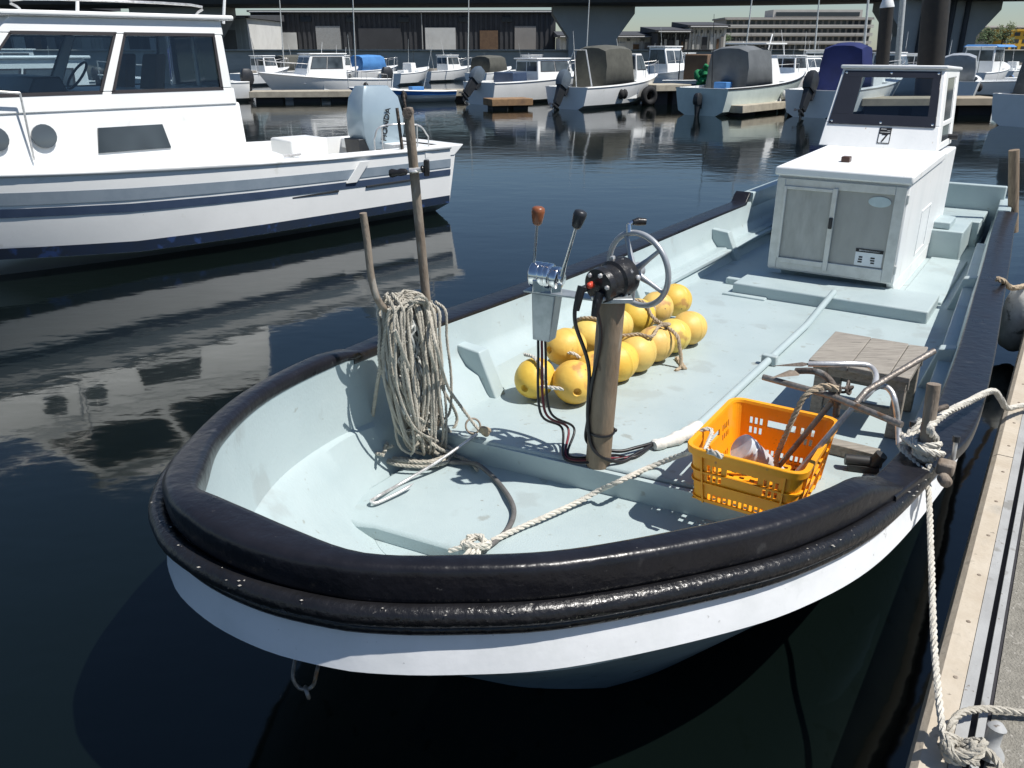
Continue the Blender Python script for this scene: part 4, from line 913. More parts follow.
for k in range(44):
    s = .9 + k * .335; c = B(s, e0 + .070, PZ)
    MB().lathe(c + Vector((0, 0, -.004)), (0, 0, 1), [(.008, 0), (.008, .005), (.005, .007)], 8).build('bolt', M['rust'], po)
# coil and cleat at the near end
kc = at(958, 758, PZ + .02)
cl = MB(); c = at(988, 752, PZ); cl.lathe(c, (.15, .1, 1), [(.045, -.005), (.04, .01), (.022, .03), (.020, .075), (.026, .085), (.012, .10)], 14)
cl.build('cleat', M['greystrip'], po, smooth=50)
b_ = MB()
for k in range(7):
    a0 = R.uniform(0, 6); rr_ = R.uniform(.02, .045)
    rope(b_, cr([kc + Vector((rr_ * 1.3 * math.cos(a0 + i * .75) + R.uniform(-.012, .012), rr_ * .8 * math.sin(a0 + i * .75), .018 + .010 * k * .6 + .015 * math.sin(i * 1.5 + k))) for i in range(8)], 4), .0105)
rope(b_, cr([kc + Vector((-.01, .02, .04)), at(950, 738, PZ + .05), at(952, 724, PZ + .065), at(962, 713, PZ + .06), at(985, 709, PZ + .03), at(1010, 711, PZ + .02), at(1050, 716, PZ + .01)], 10), .0115)
rope(b_, cr([kc + Vector((.02, .0, .03)), at(978, 747, PZ + .04), at(994, 757, PZ + .03), at(1003, 775, PZ + .02), at(1005, 800, PZ + .01)], 8), .0115)
tag(b_.build('rope_coil', M['ropegrey'], smooth=70), 'grey rope bunched around the cleat at the near end of the pontoon', 'rope')
# white fender hung between pontoon and boat, timber piles
b_ = MB(); c = at(1018, 322, .30); b_.lathe(c + Vector((0, 0, -.22)), (.02, .0, 1), [(.03, -.02), (.10, .02), (.13, .12), (.13, .38), (.10, .48), (.04, .52), (.02, .54)], 20)
tag(b_.build('boat_fender', M['buoywhite'], smooth=60), 'grubby white fender squeezed between the boat and the pontoon', 'fender')
b_ = MB(); rope(b_, cr([c + Vector((0, 0, .3)), at(1012, 288, .72), at(1003, 281, .82), at(997, 279, .84)], 8), .02)
tag(b_.build('fender_rope', M['ropebrown'], smooth=70), 'short tan rope holding the grubby white fender to the gunwale', 'rope')
b_ = MB(); b_.cyl(atY(1013, 232, 8.6), atY(1014, 150, 8.6), .05, 14); 
tag(b_.build('mooring_pile', M['woodpile'], smooth=50), 'slim brown timber pile rising beside the stern of the work boat', 'pile')
# ------------------------------------------------------------------ other boats
def frame(stern, bow_dir):                                  # local x forward, y to port, z up
    f = Vector((bow_dir[0], bow_dir[1], 0)).normalized(); l = Vector((-f.y, f.x, 0)); o = Vector((stern[0], stern[1], 0))
    return lambda x, y, z: o + f * x + l * y + Vector((0, 0, z))
def hull_pts(F, L, b, fb, rise=.45, n=18, off=0.0, full=2.2, f0=0, f1=1, rows=7, side=None, flr=.86):
    rg = []
    for i in range(n + 1):
        u = i / n; e = max(0, (u - .35) / .65)
        hbm = b / 2 * (.90 + .10 * min(1, u / .35)) * (1 - e ** full)
        zs = fb * (1 + rise * u * u); zc = .16 + .30 * max(0, u - .5) * 2 * fb
        xs = u * L * (1 + .0) ; flare = flr - .34 * e
        def sp(f):                                          # f: 0 sheer, 1 chine
            return (xs - .10 * L * f * u ** 4, (hbm + off) * (1 - (1 - flare) * f ** 1.3), zs + (zc - zs) * f)
        sec = [sp(f0 + (f1 - f0) * k / (rows - 1)) for k in range(rows)]
        if f1 == 1 and side is None:
            x, y, z = sec[-1]; sec += [(x - .03 * L * u ** 3, y * .6, z * .35 - .10 * (1 - u)), (x - .05 * L * u ** 3, 0, -.30 + .42 * u ** 4)]
        rg.append(sec)
    return rg
def make_hull(F, root, L, b, fb, m, rise=.45, full=2.2, stripes=(), rubm=None, foredeck=.5, liner='white', gunw=.16, flr=.86):
    rg = hull_pts(F, L, b, fb, rise, full=full, flr=flr)
    mb = MB()
    rings = []
    for sec in rg: rings.append([F(*p) for p in sec] + [F(p[0], -p[1], p[2]) for p in sec[-2::-1]])
    mb.rings(rings, closed=False); k = len(rings[0]); mb.add(rings[0], [tuple(range(k))])
    mb.build('hull', m, root, smooth=40)
    for (f0, f1, sm_) in stripes:
        st_ = hull_pts(F, L, b, fb, rise, off=.008, full=full, f0=f0, f1=f1, rows=3, side=1, flr=flr); sb = MB()
        sb.rings([[F(*p) for p in s_] for s_ in st_], closed=False); sb.rings([[F(p[0], -p[1], p[2]) for p in s_] for s_ in st_], closed=False)
        sb.build('hull_stripe', sm_, root, smooth=60)
    # rubbing rail along the sheer
    top = [s_[0] for s_ in rg]
    rb = MB(); rb.tube([F(x, y, z - .02) for x, y, z in top] + [F(x, -y, z - .02) for x, y, z in top[::-1]], .028, 6); rb.build('rubbing_rail', rubm or m, root, smooth=60)
    # gunwale, foredeck and cockpit
    nf = int(len(top) * foredeck); db = MB()
    inn = [(x, max(y - gunw, .01), z) for x, y, z in top]
    for sgn in (1, -1):
        db.rings([[F(top[i][0], sgn*top[i][1], top[i][2]), F(inn[i][0], sgn*inn[i][1], inn[i][2] + .015)] for i in range(nf + 1)], closed=False)
        db.rings([[F(inn[i][0], sgn*inn[i][1], inn[i][2] + .015), F(inn[i][0], sgn*inn[i][1], .32)] for i in range(nf + 1)], closed=False)
    db.rings([[F(inn[i][0], inn[i][1], .32), F(inn[i][0], -inn[i][1], .32)] for i in range(nf + 1)], closed=False)
    db.add([F(top[0][0] + .02, top[0][1], top[0][2] - .0), F(top[0][0] + .02, -top[0][1], top[0][2]), F(.14, -top[0][1], top[0][2]), F(.14, top[0][1], top[0][2])], [(0, 1, 2, 3)])
    db.add([F(.14, -inn[0][1], top[0][2]), F(.14, inn[0][1], top[0][2]), F(.14, inn[0][1], .32), F(.14, -inn[0][1], .32)], [(0, 1, 2, 3)])
    rr = []
    for i in range(nf, len(top)):
        x, y, z = top[i]; rr.append([F(x, y, z), F(x, y * .55, z + .05 * min(1, y * 2)), F(x, 0, z + .07 * min(1, y * 2)), F(x, -y * .55, z + .05 * min(1, y * 2)), F(x, -y, z)])
    db.rings(rr, closed=False); db.add([rr[0][0], rr[0][1], rr[0][2], rr[0][3], rr[0][4], F(top[nf][0], -inn[nf][1], .32), F(top[nf][0], inn[nf][1], .32)], [tuple(range(7))])
    db.build('deck', M[liner], root, smooth=35)
    return top
def hexF(F, x0, x1, y0, y1, z0, z1, dx0=0, dx1=0, ty=0):   # box with raked ends (dx at the top) and tapered sides
    return [F(x0, y0, z0), F(x1, y0, z0), F(x1, y1, z0), F(x0, y1, z0), F(x0 + dx0, y0 + ty, z1), F(x1 + dx1, y0 + ty, z1), F(x1 + dx1, y1 - ty, z1), F(x0 + dx0, y1 - ty, z1)]
def house(F, root, x0, x1, hw, z0, z1, dx0, dx1, ty, m, wz=None, name='cabin', nw=2, winm='tint', roof=None):
    b_ = MB(); b_.hexa(hexF(F, x0, x1, -hw, hw, z0, z1, dx0, dx1, ty)); h = b_.build(name, m, root, bevel=.03)
    def on(a, hgt, side, e):
        k = (hgt - z0) / (z1 - z0); xa, xb = x0 + dx0 * k, x1 + dx1 * k; return F(xa + (xb - xa) * a, side * (hw - ty * k + e), hgt)
    if wz:
        for side in (1, -1):
            for i in range(nw):
                g0, g1 = .07 + .86 * i / nw + .005, .07 + .86 * (i + 1) / nw - .005; wf = MB(); wf.add([on(g0, wz[0] - .03, side, .002), on(g1, wz[0] - .03, side, .002), on(g1, wz[1] + .03, side, .002), on(g0, wz[1] + .03, side, .002)], [(0, 1, 2, 3)]); wf.build('window_seal', M['gap'], h, solid=.006)
                a0, a1 = .07 + .86 * i / nw + .02, .07 + .86 * (i + 1) / nw - .02; wb_ = MB()
                wb_.add([on(a0, wz[0], side, .006), on(a1, wz[0], side, .006), on(a1, wz[1], side, .006), on(a0, wz[1], side, .006)], [(0, 1, 2, 3)]); wb_.build('window', M[winm], h, solid=.008)
        for xe, dx, e, nm in ((x1, dx1, .008, 'windscreen'), (x0, dx0, -.008, 'rear_window')):
            k0, k1 = (wz[0] - z0) / (z1 - z0), (wz[1] - z0) / (z1 - z0)
            for (c0, c1) in ((-.9, -.04), (.04, .9)):
                wb_ = MB(); wb_.add([F(xe + dx * k0 + e, (hw - ty * k0) * c0, wz[0]), F(xe + dx * k0 + e, (hw - ty * k0) * c1, wz[0]), F(xe + dx * k1 + e, (hw - ty * k1) * c1, wz[1]), F(xe + dx * k1 + e, (hw - ty * k1) * c0, wz[1])], [(0, 1, 2, 3)]); wb_.build(nm, M[winm], h, solid=.008)
    if roof:
        b_ = MB(); b_.hexa(hexF(F, x0 + dx0 - roof, x1 + dx1 + roof * .6, -hw + ty - .06, hw - ty + .06, z1 - .005, z1 + .05)); b_.build('roof', m, h, bevel=.02)
    return h
def outboard(F, root, x, y, z, s=1.0, tilt=0, m='cowl', text=None, textm=None):
    def G(a, b, c):                                         # a aft, b across, c up, about the clamp
        ct, st_ = math.cos(tilt), math.sin(tilt); return F(x - (a * ct + (-c) * st_ * 1.0) * s, y + b * s, z + (c * ct + a * st_ * -1.0 * -1) * s)
    sec = [(.02, .13, .10, .12), (.10, .17, -.02, .44), (.26, .185, -.05, .54), (.42, .17, -.05, .56), (.54, .13, .0, .50)]
    b_ = MB(); rg = []
    prof = [(-.06,.06,.50,.155),(.10,.0,.56,.175),(.30,-.01,.56,.17),(.48,.02,.52,.15),(.60,.08,.42,.10)]
    for c, a0, a1, w_ in prof:
        r_ = .05; ring = []
        for (sx, sy, an) in ((a1 - r_, w_ - r_, 0), (a0 + r_, w_ - r_, 90), (a0 + r_, -w_ + r_, 180), (a1 - r_, -w_ + r_, 270)):
            for k in range(3): t_ = rad(an + 45 * k); ring.append(G(sx + r_ * math.cos(t_), sy + r_ * math.sin(t_), c))
        rg.append(ring)
    b_.rings(rg); o = empty('motor', F(x, y, z)); bpy.data.objects.remove(o)
    cw = b_.build('outboard_motor', M[m], root, smooth=35)
    b_ = MB(); b_.hexa([G(.06, -.07, -.75), G(.40, -.05, -.75), G(.40, .05, -.75), G(.06, .07, -.75), G(.04, -.11, -.05), G(.46, -.10, -.05), G(.46, .10, -.05), G(.04, .11, -.05)]); 
    b_.hexa([G(-.02, -.14, -.30), G(.08, -.14, -.30), G(.08, .14, -.30), G(-.02, .14, -.30), G(-.06, -.14, .06), G(.08, -.14, .06), G(.08, .14, .06), G(-.06, .14, .06)])
    b_.build('motor_leg', M['darkmetal'], cw, bevel=.01)
    b_ = MB(); b_.tube([G(-.02, 0, -.86), G(.10, 0, -.86), G(.36, 0, -.86), G(.46, 0, -.86)], [.03 * s, .065 * s, .06 * s, .03 * s], 10); b_.hexa([G(.1, -.012, -1.06), G(.22, -.012, -1.06), G(.22, .012, -1.06), G(.1, .012, -1.06), G(.06, -.02, -.74), G(.40, -.02, -.74), G(.40, .02, -.74), G(.06, .02, -.74)]); b_.build('gearcase', M['darkmetal'], cw, smooth=50)
    b_ = MB()
    for k in range(3):
        w_ = k * 2.094; c_, s_ = math.cos(w_), math.sin(w_)
        b_.add([G(.44, c_ * .03, -.86 + s_ * .03), G(.42, c_ * .18 - s_ * .07, -.86 + s_ * .18 + c_ * .07), G(.46, c_ * .19, -.86 + s_ * .19), G(.50, c_ * .14 + s_ * .07, -.86 + s_ * .14 - c_ * .07)], [(0, 1, 2, 3)])
    b_.build('propeller', M['darkmetal'], cw, solid=.012)
    return cw, G
def rail(F, root, pts, z, post=.0, r=.012, name='handrail', m='steel'):
    b_ = MB(); b_.tube(cr([F(*p) for p in pts], 5), r, 6)
    for p in pts: b_.tube([F(*p), F(p[0], p[1], z)], r * .9, 5)
    return b_.build(name, M[m], root, smooth=60)
def canopy(F, root, x0, x1, hw, z0, z1, m, name='canopy', dx0=.12, dx1=-.25, arch=.12):
    b_ = MB(); rg = []
    for x, k in ((x0, 0), (x0 + dx0, .96), (x0 + dx0 + .15, 1), ((x0 + x1) / 2, 1.03), (x1 + dx1 - .1, 1), (x1 + dx1, .95), (x1, 0)):
        zz = z0 + (z1 - z0) * k
        rg.append([F(x, -hw, z0), F(x, -hw * .97, z0 + (zz - z0) * .55), F(x, -hw * .86, zz - arch), F(x, -hw * .45, zz), F(x, 0, zz + .02), F(x, hw * .45, zz), F(x, hw * .86, zz - arch), F(x, hw * .97, z0 + (zz - z0) * .55), F(x, hw, z0)])
    b_.rings(rg, closed=False); return b_.build(name, m, root, smooth=40, solid=.02)
def boat_root(F, name, label, cat='boat', group=None):
    return tag(empty(name, F(0, 0, 0)), label, cat, group)
GB = 'white boats berthed across the water'

# ---- the big cruiser on the left
nc = Vector((.70, -.715, 0)).normalized(); fc = Vector((-.715, -.70, 0))
st0 = Vector((-.99, 12.55, 0)) - nc * 1.0
F = frame((st0.x, st0.y), (fc.x, fc.y))
cru = boat_root(F, 'motor_cruiser', 'large white motor cruiser with navy stripe filling the left side', 'boat')
Lc, fbc = 9.4, 1.0
top = make_hull(F, cru, Lc, 2.5, fbc, M['white'], rise=.42, full=2.6, foredeck=.30, flr=.94, stripes=((.22, .36, M['greyblue']), (.40, .50, M['navy']), (.86, .995, M['boot'])))
# transom platform and slanted corner mouldings
b_ = MB(); b_.hexa([F(-.10,-1.10,.85), F(.5,-1.14,.85), F(.5,1.14,.85), F(-.10,1.10,.85), F(-.30,-1.08,1.0), F(.5,-1.16,1.0), F(.5,1.16,1.0), F(-.30,1.08,1.0)]); b_.hexa([F(-.02,-1.05,.15), F(.05,-1.05,.15), F(.05,1.05,.15), F(-.02,1.05,.15), F(-.12,-1.09,.86), F(.05,-1.10,.86), F(.05,1.10,.86), F(-.12,1.09,.86)]); b_.build('transom', M['white'], cru, bevel=.015)
# side marks: slanted white bars, scuff strip, outlets
for xx in (1.72, 2.9):
    b_ = MB(); b_.add([F(xx, 1.19, .66), F(xx + .16, 1.192, .66), F(xx - .06, 1.215, .92), F(xx - .22, 1.21, .92)], [(0, 1, 2, 3)]); b_.build('slanted_bar', M['white'], cru, solid=.02)
b_ = MB(); b_.tube([F(.75, 1.145, .585), F(1.55, 1.165, .575)], .014, 6); b_.build('scuffed_strake', M['darkmetal'], cru); b_ = MB(); b_.tube([F(2.0, 1.175, .57), F(2.7, 1.185, .56)], .014, 6); b_.build('scuffed_strake', M['darkmetal'], cru)
b_ = MB(); b_.lathe(F(1.60, 1.07, .33), F(0, 1, 0) - F(0, 0, 0), [(.045, 0), (.045, .035), (.03, .04)], 14); b_.build('outlet', M['brownknob'], cru, smooth=40)
house(F, cru, 3.1, 8.0, .98, 1.0, 1.72, .0, -.9, .10, M['white'], name='cabin_trunk')
h = [o for o in cru.children if o.name.startswith('cabin_trunk')][0]
b_ = MB(); b_.add([F(4.05, .945, 1.26), F(4.85, .945, 1.26), F(4.80, .918, 1.52), F(4.10, .918, 1.52)], [(0, 1, 2, 3)]); b_.build('long_window', M['tint'], h, solid=.03)
for xx in (5.35, 5.8):
    b_ = MB(); b_.lathe(F(xx, .925, 1.47), F(0, 1, .14) - F(0, 0, 0), [(.12, 0), (.12, .03), (.10, .035)], 18); b_.build('porthole', M['tint'], h, smooth=40)
def glasshouse(F, root, x0, x1, hw, z0, z1, dx0, dx1, ty, wz, m, nw):
    def Q(a, w_, z, inn=0):                                 # a 0..1 stern to bow, w_ -1..1 across
        k = (z - z0) / (z1 - z0); xa, xb = x0 + dx0 * k + inn, x1 + dx1 * k - inn
        return F(xa + (xb - xa) * a, w_ * (hw - ty * k - inn), z)
    def bit(mb, a0, a1, w0, w1, za, zb): mb.hexa([Q(a0,w0,za), Q(a1,w0,za), Q(a1,w1,za), Q(a0,w1,za), Q(a0,w0,zb), Q(a1,w0,zb), Q(a1,w1,zb), Q(a0,w1,zb)])
    b_ = MB(); bit(b_, 0, 1, -1, 1, z0, wz[0]); bit(b_, 0, 1, -1, 1, wz[1], z1)
    for w0, w1 in ((.94, 1), (-1, -.94)):
        for i in range(nw + 1): c = .03 + .94 * i / nw; bit(b_, c - .022, c + .022, w0, w1, wz[0], wz[1])
    for a0, a1 in ((0, .012), (.985, 1)): bit(b_, a0, a1, -.05, .05, wz[0], wz[1])
    h = b_.build('pilothouse', m, root, bevel=.012)
    for sd in (1, -1):
        for i in range(nw):
            c0, c1 = .03 + .94 * i / nw + .022, .03 + .94 * (i + 1) / nw - .022; b_ = MB(); e = (wz[1] - wz[0]) * .05
            bit(b_, c0, c1, sd * .975, sd * .985, wz[0], wz[1]); b_.build('window', M['glass'], h)
            b_ = MB(); w0, w1 = sorted((sd * .99, sd * 1.004)); bit(b_, c0 - .006, c1 + .006, w0, w1, wz[0] - .02, wz[0] + .015); bit(b_, c0 - .006, c1 + .006, w0, w1, wz[1] - .015, wz[1] + .02); bit(b_, c0 - .006, c0 + .006, w0, w1, wz[0], wz[1]); bit(b_, c1 - .006, c1 + .006, w0, w1, wz[0], wz[1]); b_.build('window_seal', M['gap'], h)
    for a0, a1, nm in ((.987, .991, 'windscreen'), (.004, .008, 'rear_window')):
        for w0, w1 in ((-.94, -.05), (.05, .94)): b_ = MB(); bit(b_, a0, a1, w0, w1, wz[0], wz[1]); b_.build(nm, M['glass'], h)
    for yy in (-.45, .42):
        b_ = MB(); b_.hexa(hexF(F, 3.9, 4.02, yy - .24, yy + .24, wz[0] - .05, wz[0] + .38, -.10, -.10, .03)); b_.build('seat_back', M['brownbox'], h, bevel=.03)
    b_ = MB(); b_.torus(F(4.75, .42, wz[0] + .16), F(1, 0, .8) - F(0, 0, 0), .17, .014, 24, 6); b_.build('helm_wheel', M['darkmetal'], h, smooth=60)
    b_ = MB(); b_.hexa(hexF(F, 4.95, 5.35, -.7, .7, wz[0], wz[0] + .16, .05, -.1, .03)); b_.build('dashboard', M['darkmetal'], h, bevel=.02)
    b_ = MB(); b_.hexa(hexF(F, x0 + dx0 - .14, x1 + dx1 + .1, -hw + ty - .06, hw - ty + .06, z1, z1 + .055)); b_.build('roof', m, h, bevel=.02)
glasshouse(F, cru, 3.15, 6.25, .90, 1.70, 2.62, .02, -.85, .12, (1.88, 2.46), M['white'], 2)
b_ = MB(); b_.hexa(hexF(F, 3.08, 3.14, -.30, .30, 1.05, 2.4, .02, .02)); b_.build('cabin_door', M['wallhotel'], cru)
rail(F, cru, [(.35, 1.05, 1.15), (.55, 1.05, 1.32), (1.05, .9, 1.32), (1.15, .85, 1.15)], 1.0)
rail(F, cru, [(5.5, .98, 1.9), (6.6, .95, 2.0), (8.0, .65, 2.05), (9.2, .12, 2.1)], 1.25)
for xx in (2.9, 4.6): MB().tube([F(xx, .3, 2.6), F(xx - .35, .3, 4.4)], [.02, .006], 6).build('aerial', M['white'], cru)
b_ = MB(); b_.tube(cr([F(3.4, .66, 2.68), F(3.45, .66, 2.78), F(5.2, .66, 2.78), F(5.25, .66, 2.68)], 4), .014, 6); b_.build('roof_rail', M['steel'], cru, smooth=60)
for xx in (.9, 2.6): 
    b_ = MB(); b_.box(F(xx, 1.12, 1.03), (.05, .05, .05)); b_.tube([F(xx - .12, 1.12, 1.075), F(xx + .12, 1.12, 1.075)], .015, 6); b_.build('cleat', M['steel'], cru)
b_ = MB(); b_.tube([F(5.82, .42, 1.95), F(5.62, .38, 2.36)], .01, 5); b_.build('wiper', M['darkmetal'], cru)
b_ = MB(); b_.hexa(hexF(F, 1.3, 1.9, -.7, -.1, .33, 1.12)); b_.build('seat_box', M['white'], cru, bevel=.03)
cw, G = outboard(F, cru, .85, -.05, 1.0, 1.35, 0, m='cowlsilver')
for sd_, yy in ((1, .172), (-1, -.172)):
    text_mesh('cowling_lettering', 'HONDA', .13, M['ink'], cw, basis(G(.29, yy * 1.06, .20), (G(0, 0, .5) - G(0, 0, 0)) + (G(.12, 0, 0) - G(0, 0, 0)) * (1 if sd_ > 0 else 1), ((G(-1, 0, 0) - G(0, 0, 0)) if sd_ > 0 else (G(1, 0, 0) - G(0, 0, 0)))), ext=.003)
# white boat further left, behind the cruiser
F = frame((-7.2, 19.2), (-.75, -.66)); r_ = boat_root(F, 'motor_cruiser', 'white cabin boat half hidden beyond the big cruiser at the left edge', 'boat')
make_hull(F, r_, 7.5, 2.5, 1.1, M['white'], foredeck=.4, stripes=((.4, .62, M['darkmetal']),)); house(F, r_, 2.2, 6.0, .95, 1.1, 2.15, 0, -.8, .1, M['white'], wz=(1.45, 1.95), roof=.1, nw=3)

# ---- row across the water
def clutter(F, r_, L, b, fb):                               # rods, aerials, fender balls, boxes
    for k in range(R.choice((1, 2, 2, 3))):
        x = L * R.uniform(.12, .6); y = b * R.uniform(-.36, .36); h = R.uniform(1.2, 2.6); lean = R.uniform(-.35, .1)
        MB().tube([F(x, y, fb * .8), F(x + lean * h, y + R.uniform(-.1, .1), fb + h)], [.022, .008], 5).build('rod', M[R.choice(('white', 'darkmetal', 'alu'))], r_)
    for k in range(R.choice((1, 2))):
        x = L * R.uniform(.15, .7); sd = R.choice((-1, 1)); MB().ball(F(x, sd * b * .49, fb * .62), .15, 10, (1, 1, 1.4)).build('fender_ball', M[R.choice(('buoywhite', 'blue', 'tyre', 'orange'))], r_, smooth=180)
    x = L * R.uniform(.1, .35); b_ = MB(); b_.hexa(hexF(F, x, x + .6, -.3, .25, .33, fb + .18)); b_.build('storage_box', M[R.choice(('white', 'lightblue', 'greycanvas', 'wood'))], r_, bevel=.02)
    if R.random() < .6: rail(F, r_, [(L * .66, b * .36, fb + .75), (L * .84, b * .22, fb + .85), (L * .99, .06, fb + .95)], fb + .2); rail(F, r_, [(L * .66, -b * .36, fb + .75), (L * .84, -b * .22, fb + .85), (L * .99, -.06, fb + .95)], fb + .2)
def open_boat(name, label, stern, bow, b, fb, hm, can=None, con=True, ob=1, obm='cowl', tilt=0, stripes=(), rubm=None, cab=None, cn=None, liner='white', obs=1.05):
    sv, bv = Vector((stern[0], stern[1], 0)), Vector((bow[0], bow[1], 0)); L = (bv - sv).length
    F = frame(stern, bv - sv); r_ = boat_root(F, name, label, 'boat', GB)
    make_hull(F, r_, L, b, fb, hm, stripes=stripes, rubm=rubm, foredeck=.56, liner=liner)
    if con: house(F, r_, L * .45, L * .62, b * .30, .35, fb + .55, .05, -.35, .06, M['white'], name='console')
    if cab: house(F, r_, L * cab[0], L * cab[1], b * .34, fb * .8, fb + cab[2], .05, -.5, .09, M['white'], wz=(fb + cab[2] * .45, fb + cab[2] * .88), roof=.12)
    if can: canopy(F, r_, L * can[0], L * can[1], b * .36, fb * .9, fb + can[2], can[3])
    for k in range(ob): outboard(F, r_, -.05, (k - (ob - 1) / 2) * .62, fb * (.92 if obs > 1 else .45), obs, tilt, obm)
    clutter(F, r_, L, b, fb)
    return F, r_
# B: olive canopy
F, r_ = open_boat('motorboat', 'white motorboat with an olive canvas canopy and one grey outboard', (2.25, 36.2), (6.9, 41.6), 2.4, .88, M['white'], can=(.22, .55, 1.55, M['olive']), ob=1, tilt=.5, cab=None)
house(F, r_, 4.1, 5.3, .8, 1.0, 2.15, .0, -.75, .1, M['white'], wz=(1.5, 2.05), name='windscreen_frame')
rail(F, r_, [(4.9, .85, 1.5), (6.0, .6, 1.6), (7.0, .1, 1.65)], 1.1)
b_ = MB(); b_.tube([F(.7, .8, .9), F(.9, .3, 2.3), F(.9, -.3, 2.3), F(.7, -.8, .9)], .03, 6); b_.build('arch', M['alu'], r_)
b_ = MB(); b_.lathe(F(3.2, 1.12, .50), F(.1, 1, 0) - F(0, 0, 0), [(.06, 0), (.06, .06), (.03, .06)], 10); b_.build('outlet', M['darkmetal'], r_)
# A: further left
F, r_ = open_boat('motorboat', 'white motorboat with a raked cabin and tilted grey outboard, left of the olive-canopied boat', (-1.5, 39.4), (4.2, 44.8), 2.4, .95, M['white'], ob=1, tilt=.75, cab=(.38, .72, .95))
tag(r_, 'white motorboat with raked cabin and tilted outboard, left of the olive canopy boat'); b_ = MB(); b_.tube([F(1.2, 1.14, .75), F(2.6, 1.22, .98), F(4.5, 1.15, 1.1)], .015, 5); b_.build('pinstripe', M['darkmetal'], r_)
house(F, r_, 1.5, 2.4, .7, .5, 1.35, 0, 0, .05, M['navy'], name='helm_seat')
# small blue boat
F, r_ = open_boat('skiff', 'low skiff with a bright blue side, beyond the tall pole', (-3.0, 42.5), (-7.6, 40.2), 1.7, .50, M['white'], con=False, ob=0, stripes=((.02, .55, M['blue']),))
# boats left behind the cruiser
F, r_ = open_boat('motorboat', 'white motorboat with a pale cabin seen past the cruiser stern', (-7.0, 47.0), (-12.5, 43.0), 2.4, .9, M['white'], cab=(.35, .7, 1.2), obm='darkmetal')
F, r_ = open_boat('motorboat', 'white motorboat with a blue canvas top, farther left along the far berths', (-13.2, 42.5), (-18.2, 38.5), 2.4, .9, M['white'], can=(.2, .6, 1.4, M['bluecanvas']), obm='darkmetal')
F, r_ = open_boat('motorboat', 'white cabin boat at the left end of the far berths', (-19.5, 40.5), (-25.5, 36.5), 2.6, 1.0, M['white'], cab=(.3, .7, 1.3), obm='darkmetal')
# C and D behind B
F, r_ = open_boat('pilothouse_boat', 'white pilothouse boat right behind the bow of the olive canopy boat', (6.2, 50.0), (10.2, 45.4), 2.3, 1.0, M['white'], con=False, cab=(.42, .68, 1.45), ob=0)
F, r_ = open_boat('motorboat', 'boat with a dark blue hull side and brown tarpaulin, behind the green net', (8.2, 46.2), (14.0, 43.6), 2.2, .85, M['white'], con=False, ob=0, stripes=((.25, .85, M['navy']),))
b_ = MB(); b_.hexa(hexF(F, 1.0, 2.2, -.7, .7, .7, 2.1, 0, 0, .05)); b_.build('tarpaulin', M['brownbox'], r_, bevel=.05)
b_ = MB(); b_.tube([F(.8, .8, .8), F(.8, .8, 2.3), F(3.6, .8, 2.3), F(3.6, .8, .9)], .035, 6); b_.tube([F(.8, -.8, .8), F(.8, -.8, 2.3), F(3.6, -.8, 2.3), F(3.6, -.8, .9)], .035, 6); b_.build('awning_frame', M['darkmetal'], r_)
nb = MB(); c = atY(713, 77, 43); ico = []
for k in range(70):
    a_ = R.uniform(0, 6.28); q_ = R.random() ** .6; hh = R.uniform(-1.1, .75) * (1 - .5 * q_); nb.ball(c + Vector((math.cos(a_) * q_ * .75, math.sin(a_) * q_ * .5, hh)), R.uniform(.12, .26), 7, (1, 1, R.uniform(.6, 1.5)), Matrix.Rotation(R.uniform(0, 3), 3, 'X'))
tag(nb.build('fishing_net', M['greennet'], smooth=60), 'heap of bright green netting beside the grey-canopied boat', 'net')
# E: grey vinyl canopy
F, r_ = open_boat('motorboat', 'pale motorboat with a grey vinyl tent canopy and a black outboard', (7.1, 32.6), (12.9, 38.6), 2.5, .98, mat('pale_gelcoat', (.62,.70,.66), .35, c2=(.54,.62,.58), sc=3), can=(.20, .46, 1.42, M['greycanvas']), con=False, ob=1, obm='darkmetal', rubm=M['darkmetal'], obs=.62)
house(F, r_, 3.9, 4.9, .75, 1.0, 2.1, .1, -.45, .15, M['white'], name='helm_console')
b_ = MB(); b_.hexa(hexF(F, 2.9, 4.6, -.9, .9, 2.5, 2.56)); b_.tube([F(4.6, 0, 1.8), F(5.0, 0, 2.9)], .03, 6); b_.build('hard_top', M['white'], r_, bevel=.02)
rail(F, r_, [(5.2, .85, 1.6), (6.6, .55, 1.7), (7.9, .1, 1.75)], 1.2)
# F: navy canopy, seen through the work boat's windscreen
F, r_ = open_boat('motorboat', 'white motorboat with a tall navy canvas enclosure, behind the small white cabin', (10.9, 31.6), (17.0, 38.2), 2.3, .95, M['white'], can=(.24, .39, 1.55, M['bluecanvas']), con=True, ob=1, tilt=.5, obm='darkmetal')
rail(F, r_, [(5.0, .8, 1.55), (6.6, .5, 1.65), (8.4, .1, 1.75)], 1.15)
for k in range(14):
    pass
for lb, st_, bw_, ca in (('white cabin boat squeezed between the olive canopy and the grey tent canopy', (8.6, 51.0), (12.0, 55.5), (.3, .62, 1.15)), ('white cabin boat beyond the bow of the grey tent canopy boat', (13.2, 46.0), (17.2, 50.5), (.35, .66, 1.05)), ('white cabin boat behind the navy enclosure', (17.8, 55.0), (22.4, 58.5), (.3, .6, 1.3)), ('white boat low behind the grey-wrapped cover at right', (24.6, 56.5), (29.5, 60.0), (.35, .6, 1.1)), ('white cabin boat left of the one behind the small cabin screen', (14.8, 52.5), (18.4, 47.6), (.4, .68, 1.0))):
    F, r_ = open_boat('motorboat', lb, st_, bw_, 2.3, .95, M['white'], con=False, cab=ca, ob=0)
